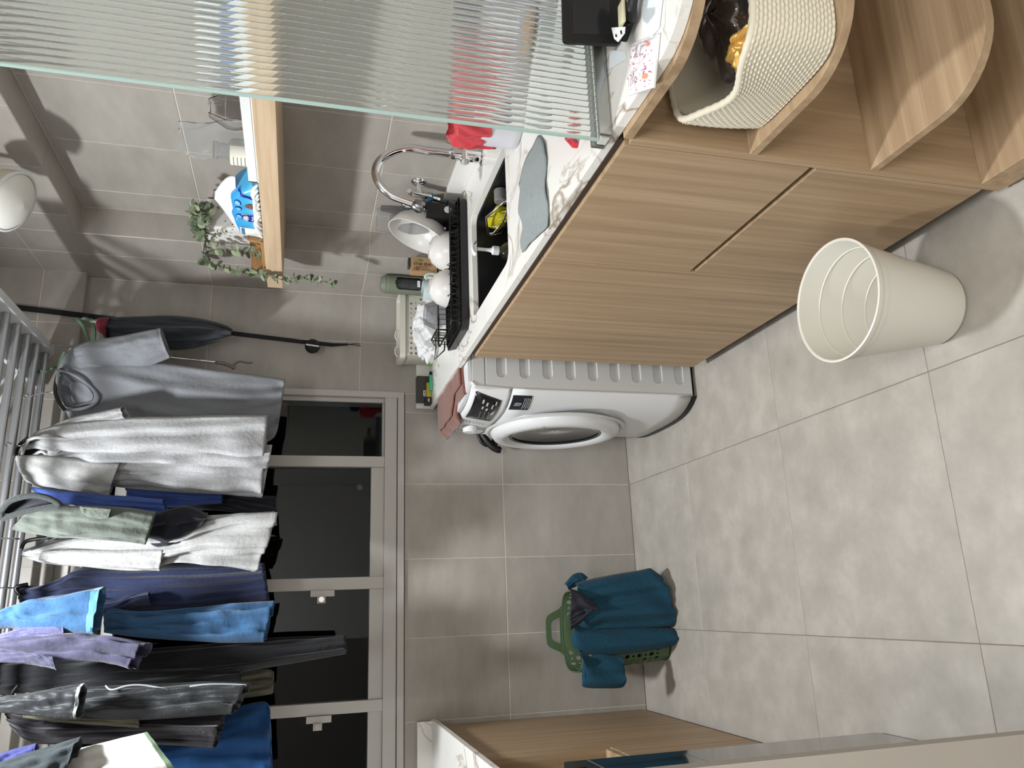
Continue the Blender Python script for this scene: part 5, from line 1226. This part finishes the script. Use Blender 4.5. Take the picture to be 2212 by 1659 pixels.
# 2 heather T-shirt
g = garment('tshirt', 'light heather-grey T-shirt with a deep fold, hung right of the royal blue shirt', 'shirt', 2.28, (350, 980), GR)
S2 = [((62, 952), (32, 992)), ((75, 935), (66, 1015)), ((120, 922), (110, 1020)), ((174, 914), (170, 1035)), ((280, 904), (283, 1053)), ((400, 902), (400, 1062)), ((500, 900), (500, 1068)), ((578, 899), (566, 1074))]
X2, _ = frame(S2, 2.28, -34)
cloth('body', S2, 2.28, -34, .055, M_HEA, g, nf=3.0, amp=.028, seed=3, X0=X2)
cloth('front_fold', [((110, 985), (100, 1010)), ((200, 965), (200, 1040)), ((330, 960), (330, 1050)), ((450, 955), (450, 1064)), ((588, 962), (566, 1074))], 2.235, -34, .022, M_HEA, g, nf=2.2, amp=.018, seed=4, X0=X2)
cloth('sleeve', [((34, 985), (58, 1040)), ((85, 985), (100, 1055)), ((140, 990), (150, 1064)), ((200, 998), (195, 1072)), ((258, 1002), (234, 1078))], 2.20, -34, .034, M_HEAL, g, nf=1.6, amp=.006, seed=5, X0=X2, closed_top=.6)
cloth('sleeve', [((78, 935), (88, 950)), ((150, 905), (150, 935)), ((210, 892), (215, 920)), ((262, 881), (280, 903))], 2.32, -34, .022, M_HEA, g, nf=1.2, amp=.004, seed=6, X0=X2)
ring('collar', [(62, 950), (52, 970), (48, 990), (70, 985), (90, 975), (110, 985), (145, 958), (150, 950), (110, 946), (80, 945)], 2.215, -34, .0050, M_HEAL, g, X2)
patch('shaded_neck_inside', [(60, 955), (52, 985), (80, 978), (108, 976), (140, 956), (100, 950)], 2.235, -34, M_NIN, g, X2, depth=.025)  # inside of the neck, its shade painted in as near-black navy
# 3 royal blue shirt
g = garment('tshirt', 'royal blue shirt squeezed between the heather T-shirt and the sage shorts', 'shirt', 2.30, (230, 1085), GR)
S3 = [((66, 1052), (78, 1066)), ((120, 1060), (130, 1082)), ((200, 1068), (215, 1098)), ((290, 1074), (290, 1104)), ((352, 1080), (366, 1116))]
cloth('sleeve', S3, 2.26, -30, .018, M_ROY, g, nf=1.4, amp=.004, seed=7)
cloth('body', [((270, 1050), (280, 1080)), ((340, 1055), (345, 1095)), ((400, 1062), (400, 1092)), ((480, 1064), (480, 1086))], 2.40, -20, .025, M_ROY, g, nf=2, amp=.006, seed=8)
# 4 sage shorts
g = garment('shorts', 'sage green drawstring shorts with dark ribbed waistband', 'shorts', 2.10, (180, 1120), GR)
S4 = [((70, 1092), (22, 1142)), ((120, 1094), (90, 1154)), ((171, 1096), (145, 1159)), ((250, 1098), (230, 1164)), ((335, 1110), (316, 1173))]
X4, _ = frame(S4, 2.10, -32)
cloth('leg', S4, 2.10, -32, .040, M_SAG, g, nf=2.2, amp=.010, seed=9, X0=X4, closed_top=.9)
cloth('pocket_flap', [((172, 1094), (178, 1108)), ((190, 1096), (205, 1120)), ((240, 1100), (235, 1118))], 2.06, -32, .006, M_SAG, g, nf=1, amp=.002, seed=10, X0=X4)
ring('waistband', [(2, 1105), (20, 1084), (45, 1074), (75, 1070), (105, 1076), (128, 1090), (100, 1096), (60, 1104), (25, 1114), (5, 1120)], 2.06, -32, .0085, M_RIB, g, X4)
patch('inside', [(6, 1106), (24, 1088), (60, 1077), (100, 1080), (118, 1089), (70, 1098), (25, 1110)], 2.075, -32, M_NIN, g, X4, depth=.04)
# 5 dark trousers behind
g = garment('trousers', 'dark navy shorts hanging below the sage pair', 'shorts', 2.22, (380, 1140), GR)
cloth('leg', [((250, 1100), (240, 1150)), ((320, 1112), (318, 1176)), ((375, 1098), (360, 1184)), ((410, 1095), (395, 1168)), ((449, 1112), (436, 1128))], 2.20, -25, .030, M_NIN, g, nf=2, amp=.008, seed=11)
cloth('leg', [((400, 1060), (400, 1100)), ((500, 1068), (500, 1106)), ((595, 1072), (598, 1135))], 2.46, 0, .028, M_NIN, g, nf=2, amp=.006, seed=12)
# 6 light heather top
g = garment('tshirt', 'pale heather T-shirt with overlocked seams, left of the sage shorts', 'shirt', 2.22, (350, 1190), GR)
S6 = [((52, 1186), (46, 1199)), ((110, 1174), (105, 1210)), ((200, 1162), (190, 1222)), ((300, 1152), (300, 1228)), ((380, 1152), (385, 1206)), ((440, 1130), (430, 1212)), ((520, 1114), (500, 1222)), ((600, 1108), (552, 1230))]
X6, _ = frame(S6, 2.24, -34)
cloth('body', S6, 2.24, -34, .040, M_HEAL, g, nf=3, amp=.014, seed=13, X0=X6)
cloth('sleeve', [((90, 1192), (85, 1208)), ((150, 1190), (150, 1216)), ((250, 1190), (250, 1224)), ((352, 1188), (348, 1231))], 2.185, -34, .022, M_HEAL, g, nf=1.3, amp=.005, seed=14, X0=X6, closed_top=.5)
cloth('back_hem', [((430, 1115), (430, 1150)), ((520, 1110), (520, 1140)), ((592, 1106), (598, 1134))], 2.285, -34, .014, M_HEA, g, nf=1.2, amp=.005, seed=15, X0=X6)
ring('collar', [(52, 1190), (75, 1182), (100, 1172), (122, 1160), (110, 1158), (95, 1166), (80, 1174)], 2.20, -34, .004, M_CHR, g, X6, closed=False)
# 7 navy T-shirt
g = garment('tshirt', 'navy T-shirt hanging behind the bright blue sleeve', 'shirt', 2.38, (380, 1260), GR)
cloth('body', [((35, 1262), (46, 1308)), ((90, 1266), (84, 1305)), ((140, 1246), (130, 1305)), ((182, 1227), (180, 1310)), ((300, 1222), (300, 1326)), ((420, 1218), (420, 1326)), ((571, 1217), (583, 1300))], 2.38, 8, .050, M_NVY, g, nf=3, amp=.014, seed=16)
cloth('sleeve', [((180, 1290), (170, 1330)), ((240, 1296), (240, 1328)), ((280, 1286), (290, 1310)), ((322, 1278), (326, 1306))], 2.28, 8, .020, M_NVY, g, nf=1.5, amp=.006, seed=17)
# 8 bright blue T-shirt
g = garment('tshirt', 'bright blue T-shirt with a wide pale-hemmed sleeve', 'shirt', 2.08, (150, 1320), GR)
S8 = [((-30, 1342), (-30, 1356)), ((20, 1318), (20, 1352)), ((60, 1306), (60, 1358)), ((140, 1290), (130, 1362)), ((228, 1271), (202, 1367))]
X8, _ = frame(S8, 2.06, 30)
cloth('sleeve', S8, 2.06, 30, .040, M_BRT, g, nf=1.6, amp=.007, seed=18, X0=X8, closed_top=.5)
cloth('sleeve_hem', S8, 2.06, 30, .040, cotton('pale_blue_hem', srgb(84, 138, 172), .05), g, nf=1.6, amp=.007, seed=18, X0=X8, closed_top=.5, hem=False, vr=(.93, 1.0))
cloth('body', [((225, 1310), (225, 1366)), ((300, 1322), (300, 1376)), ((420, 1314), (420, 1384)), ((500, 1305), (500, 1388)), ((594, 1299), (570, 1386))], 2.24, 22, .034, M_BRT, g, nf=2.6, amp=.014, seed=19)
# 9 lavender shorts
g = garment('shorts', 'lavender-grey shorts with a ribbed waistband and stitched hem', 'shorts', 2.02, (150, 1400), GR)
S9 = [((-20, 1384), (-20, 1416)), ((60, 1374), (60, 1424)), ((160, 1370), (150, 1426)), ((240, 1376), (225, 1429)), ((329, 1391), (278, 1442))]
X9, _ = frame(S9, 2.02, 28)
cloth('leg', S9, 2.02, 28, .030, M_LAV, g, nf=2, amp=.010, seed=20, X0=X9, closed_top=.8)
cloth('leg', [((-20, 1400), (-20, 1430)), ((60, 1410), (60, 1432)), ((116, 1422), (120, 1442))], 2.00, 28, .014, M_LAV, g, nf=1.4, amp=.005, seed=21, X0=X9)
cloth('waistband', [((-20, 1376), (-20, 1388)), ((40, 1362), (40, 1380)), ((90, 1355), (90, 1374)), ((140, 1360), (140, 1372))], 2.015, 28, .016, cotton('lavender_rib', srgb(84, 84, 120), .2), g, nf=9, amp=.003, seed=22, X0=X9)
# 10 long black trousers
g = garment('trousers', 'long black trousers reaching lowest in front of the window', 'trousers', 2.34, (500, 1420), GR)
cloth('leg', [((-20, 1428), (-20, 1500)), ((150, 1425), (150, 1490)), ((300, 1404), (300, 1480)), ((450, 1392), (450, 1462)), ((600, 1378), (600, 1438)), ((745, 1374), (747, 1412))], 2.31, 12, .040, M_BLK, g, nf=2.4, amp=.010, seed=23)
cloth('leg', [((120, 1455), (120, 1510)), ((260, 1448), (260, 1500)), ((400, 1445), (400, 1490)), ((520, 1440), (520, 1475))], 2.28, 12, .030, M_BLK, g, nf=2, amp=.008, seed=24)
# 11 charcoal jacket
g = garment('jacket', 'charcoal jacket with light grey cuff and reflective piping', 'jacket', 2.08, (260, 1520), GR)
S11 = [((-20, 1512), (-20, 1536)), ((60, 1500), (60, 1544)), ((130, 1488), (120, 1550)), ((187, 1478), (166, 1552))]
X11, _ = frame(S11, 2.05, 24)
cloth('sleeve', S11, 2.05, 24, .034, M_CHR, g, nf=1.6, amp=.006, seed=25, X0=X11, closed_top=.5)
cloth('cuff', S11, 2.05, 24, .034, M_LCF, g, nf=1.6, amp=.006, seed=25, X0=X11, closed_top=.5, hem=False, vr=(.93, 1.0))
S11b = [((170, 1488), (165, 1550)), ((250, 1482), (240, 1556)), ((360, 1478), (345, 1552)), ((450, 1474), (425, 1546)), ((542, 1476), (500, 1541))]
X11b, _ = frame(S11b, 2.18, 18)
cloth('body', S11b, 2.18, 18, .045, M_CHR, g, nf=2.6, amp=.012, seed=26, X0=X11b)
M_REF = mat('reflective_piping', srgb(190, 192, 196), .35, .3)
ring('piping', [(228, 1481), (242, 1490), (275, 1481), (310, 1480), (362, 1489)], 2.115, 18, .0028, M_REF, g, X11b, closed=False); ring('piping', [(410, 1483), (450, 1478), (500, 1478), (532, 1480)], 2.115, 18, .0028, M_REF, g, X11b, closed=False)
# 12 plum jacket
g = garment('jacket', 'plum-black crumpled jacket left of the charcoal one', 'jacket', 2.26, (250, 1580), GR)
cloth('body', [((10, 1540), (25, 1572)), ((80, 1552), (70, 1604)), ((200, 1555), (180, 1606)), ((350, 1545), (350, 1608)), ((487, 1543), (462, 1616))], 2.26, 16, .050, M_PLM, g, nf=3, amp=.016, seed=27)
cloth('olive_strap', [((50, 1540), (50, 1550)), ((140, 1548), (140, 1560)), ((300, 1552), (300, 1572))], 2.17, 16, .006, M_OLV, g, nf=1, amp=.003, seed=28)
# 13 deep blue T-shirt
g = garment('tshirt', 'deep blue T-shirt hanging at the back by the left window latch', 'shirt', 2.40, (500, 1600), GR)
cloth('body', [((330, 1580), (330, 1690)), ((430, 1550), (430, 1700)), ((520, 1525), (520, 1710)), ((570, 1516), (575, 1715)), ((583, 1530), (590, 1712))], 2.40, 10, .050, M_DBL, g, nf=3, amp=.014, seed=29)
# 14 white ringer
g = garment('tshirt', 'white T-shirt with sage green trim at the lower left corner of the clothes', 'shirt', 1.98, (240, 1630), GR)
S14 = [((150, 1622), (150, 1720)), ((200, 1612), (200, 1720)), ((260, 1597), (280, 1720)), ((317, 1584), (400, 1700))]
X14, _ = frame(S14, 1.98, 26)
cloth('sleeve', S14, 1.98, 26, .045, M_CRM, g, nf=1.8, amp=.006, seed=30, X0=X14, closed_top=.7)
cloth('sleeve_trim', S14, 1.98, 26, .045, M_TRM, g, nf=1.8, amp=.006, seed=30, X0=X14, closed_top=.7, hem=False, vr=(.94, 1.0))
# 15 slate mesh, 16 violet
g = garment('shorts', 'slate grey mesh shorts in front of the white green-trimmed T-shirt', 'shorts', 1.92, (100, 1640), GR)
cloth('leg', [((-30, 1658), (-30, 1730)), ((40, 1634), (30, 1730)), ((110, 1612), (100, 1720)), ((176, 1592), (140, 1700))], 1.92, 24, .030, M_TGR, g, nf=2, amp=.006, seed=31)
g = garment('tshirt', 'violet-blue garment at the bottom left corner of the photo', 'shirt', 2.0, (40, 1640), GR)
cloth('body', [((-30, 1640), (-30, 1690)), ((20, 1622), (20, 1680)), ((80, 1606), (80, 1660))], 2.02, 20, .024, M_VIO, g, nf=2, amp=.006, seed=32)
g = garment('trousers', 'olive trousers showing only their lower end behind the charcoal jacket', 'trousers', 2.44, (560, 1475), GR)
cloth('leg', [((88, 1488), (88, 1504)), ((250, 1478), (250, 1506)), ((440, 1462), (440, 1510)), ((520, 1452), (520, 1508)), ((575, 1446), (580, 1500)), ((592, 1452), (590, 1496))], 2.46, 6, .024, M_OLV, g, nf=2, amp=.006, seed=33)

# hangers
def hanger(Y, hookpx, necks, mt, label, rodY, hw=.0026):
    Y = YM(Y); rodY = 2.990 - .1015*round((2.990 - (2.99 + (rodY - 2.493)*1.2))/.1015)
    base = P(hookpx[0], hookpx[1], 1, Y)
    t = thing('hanger', label, 'hanger', base, 'hangers on the drying rack')
    top = Vector((base.x, rodY, RZ))
    hk_ = [Vector((base.x, rodY + .016*math.cos(a), RZ + .004 + .016*math.sin(a))) for a in [math.radians(d) for d in range(200, -40, -20)]]
    q = hk_ + [Vector((base.x, rodY + (Y-rodY)*.5, RZ-.03)), base]
    MB().tube(catmull(q, 30), hw, 8).build('hook', mt if hw > .003 else M_CHROME, t, smooth=True)
    q = [P(x, y, 1, Y + dy) for x, y, dy in necks]
    MB().tube(catmull(q, 26), .0060, 8).build('shoulder_bar', mt, t, smooth=True)
    return t
M_HG = mat('sage_hanger', srgb(104, 134, 108), .4)
hanger(2.325, (122, 846), ((134, 796, .0), (124, 812, 0), (119, 842, 0), (126, 866, 0), (140, 886, 0)), M_BLACK, 'black hanger with chrome hook in the neck of the blue-grey T-shirt', 2.409)
hanger(2.44, (124, 792), ((140, 760, 0), (126, 790, 0), (132, 812, 0)), M_HG, 'sage green hanger behind the collar of the blue-grey T-shirt', 2.493, .0045)
hanger(2.33, (40, 965), ((62, 945, 0), (42, 962, 0), (36, 985, 0), (55, 1000, 0)), M_BLACK, 'black hanger in the neck of the light heather T-shirt', 2.324)
hanger(2.25, (42, 1164), ((120, 1160, 0), (60, 1168, 0), (46, 1185, 0)), M_BLACK, 'black hanger over the pale heather T-shirt', 2.24)
hanger(2.36, (28, 1270), ((60, 1262, 0), (34, 1270, 0), (48, 1290, 0)), M_BLACK, 'black hanger holding the navy T-shirt', 2.324)
hanger(2.20, (22, 1400), ((40, 1380, 0), (26, 1400, 0), (34, 1420, 0)), M_BLACK, 'black hanger between the lavender shorts and the black trousers', 2.155)
hanger(2.20, (22, 1500), ((40, 1480, 0), (26, 1500, 0), (34, 1518, 0)), M_BLACK, 'black hanger holding the charcoal jacket', 2.155)

hanger(1.95, (6, 1668), ((40, 1640, 0), (20, 1660, 0), (40, 1690, 0)), M_BLACK, 'black hanger holding the slate grey mesh shorts at the lower left corner', 2.07)

# ================================================================ BY THE RIGHT CORNER
YS_ = 3.085
YY = lambda y: y
st_ = thing('door_strap', 'long black strap hanging taut beside the window, looped on a nail', 'strap', P(778, 745, 1, 3.12))
a_ = P(-255, 629, 1, YS_); b_ = P(650, 738, 1, YS_); c2 = P(718, 745, 1, YS_+.02); d2 = P(752, 744, 1, YS_+.03)
def band(p, q, w0, w1, name='webbing'):
    ax_ = (q-p); s_ = Vector((1, 0, 0)); MB_ = MB()
    MB_.add([p - s_*w0, p + s_*w0, q + s_*w1, q - s_*w1], [(0, 1, 2, 3)]); return MB_.build(name, M_STR, st_, solid=.003)
M_STR = mat('navy_black_webbing', srgb(20, 22, 30), .75)
band(a_, b_, .0115, .0085); band(b_, c2, .0085, .0075); band(c2, d2, .0075, .004)
e2 = P(778, 745, 1, 3.132)
MB().tube([d2, d2.lerp(e2, .5) + Vector((.004, 0, 0)), e2 + Vector((.004, 0, 0)), e2 - Vector((.005, 0, 0)), d2.lerp(e2, .5) - Vector((.001, 0, 0)), d2], .0014, 6).build('cord_loop', M_STR, st_)
kc = P(675, 748, 1, YS_-.006)
o = MB().lathe([(.0001, .010), (.024, .010), (.030, .004), (.030, -.004), (.0001, -.006)], kc, 32, (0, -1, 0)).build('disc', M_BLACK, st_); sm(o, 30)
MB().obox(kc + Vector((0, -.011, 0)), (.0030, 0, 0), (0, .0015, 0), (0.003, 0, .026)).build('white_slot', M_PLAS, o, bevel=.001)
nl = MB().cyl(e2 + Vector((0, .012, 0)), e2 + Vector((0, -.004, 0)), .0022, 8).build('nail', M_CHROME); tag(nl, 'small nail in the tile joint holding the black strap', 'nail')
# shorts with red waistband on the strap
g = thing('shorts', 'dark slate shorts with a wine-red waistband hanging on the black strap', 'shorts', P(350, 720, 1, 3.0))
S = [((214, 690), (216, 712)), ((235, 686), (240, 740)), ((300, 684), (300, 748)), ((370, 682), (370, 756)), ((430, 688), (420, 752)), ((480, 700), (468, 738)), ((502, 712), (498, 726))]
Xs, _ = frame(S, 2.98, -15, False)
cloth('body', S, 2.98, -15, .045, cotton('slate_nylon', srgb(48, 54, 60), .08, rough=.7), g, nf=2.4, amp=.014, seed=40, X0=Xs, closed_end=True)
cloth('waistband', [((212, 688), (210, 714)), ((226, 686), (228, 728)), ((240, 685), (234, 742))], 2.972, -15, .047, M_WINE, g, nf=2.4, amp=.004, seed=40, X0=Xs, closed_top=.8, hem=False)
h = thing('hanger', 'pair of sage green clip hangers hooked on the black strap above the dark shorts', 'hanger', P(185, 715, 1, 3.0))
MB().tube(catmull([P(x, y, 1, 2.98) for x, y in ((162, 688), (168, 692), (178, 702), (184, 716), (190, 732), (194, 745))], 24), .0062, 8).build('hanger_arm', M_HG, h, smooth=True)
MB().tube(catmull([P(x, y, 1, 2.98) for x, y in ((178, 688), (190, 690), (200, 700), (204, 716), (203, 735))], 24), .0062, 8).build('hanger_arm', M_HG, h, smooth=True)
MB().tube([P(194, 694, 1, 2.96), P(224, 697, 1, 2.96)], .0048, 8).build('clip', mat('pale_sage', srgb(160, 178, 150), .4), h, smooth=True)
MB().tube(catmull([P(x, y, 1, 2.99) for x, y in ((172, 688), (180, 690), (192, 692), (198, 688))], 12), .0015, 6).build('wire', M_CHROME, h, smooth=True)
# telescopic clothes pole
cp_ = thing('clothes_pole', 'thin metal clothes pole with a grey hooked grip hanging behind the blue-grey T-shirt', 'pole', P(480, 786, 1, 2.96))
MB().tube([P(96, 742, 1, 2.94), P(470, 783, 1, 2.96)], .0048, 12).build('rod', M_CHROME, cp_, smooth=True)
MB().tube(catmull([P(x, y, 1, 2.96) for x, y in ((468, 783), (485, 786), (497, 790), (506, 796))], 16), .0068, 10).build('grip', mat('taupe_plastic', srgb(112, 106, 100), .5), cp_, smooth=True)
MB().tube(catmull([P(x, y, 1, 2.96) for x, y in ((490, 788), (503, 790), (510, 784), (520, 781), (535, 784), (545, 783))], 20), .0042, 8).build('hook', MATS['taupe_plastic'], cp_, smooth=True)
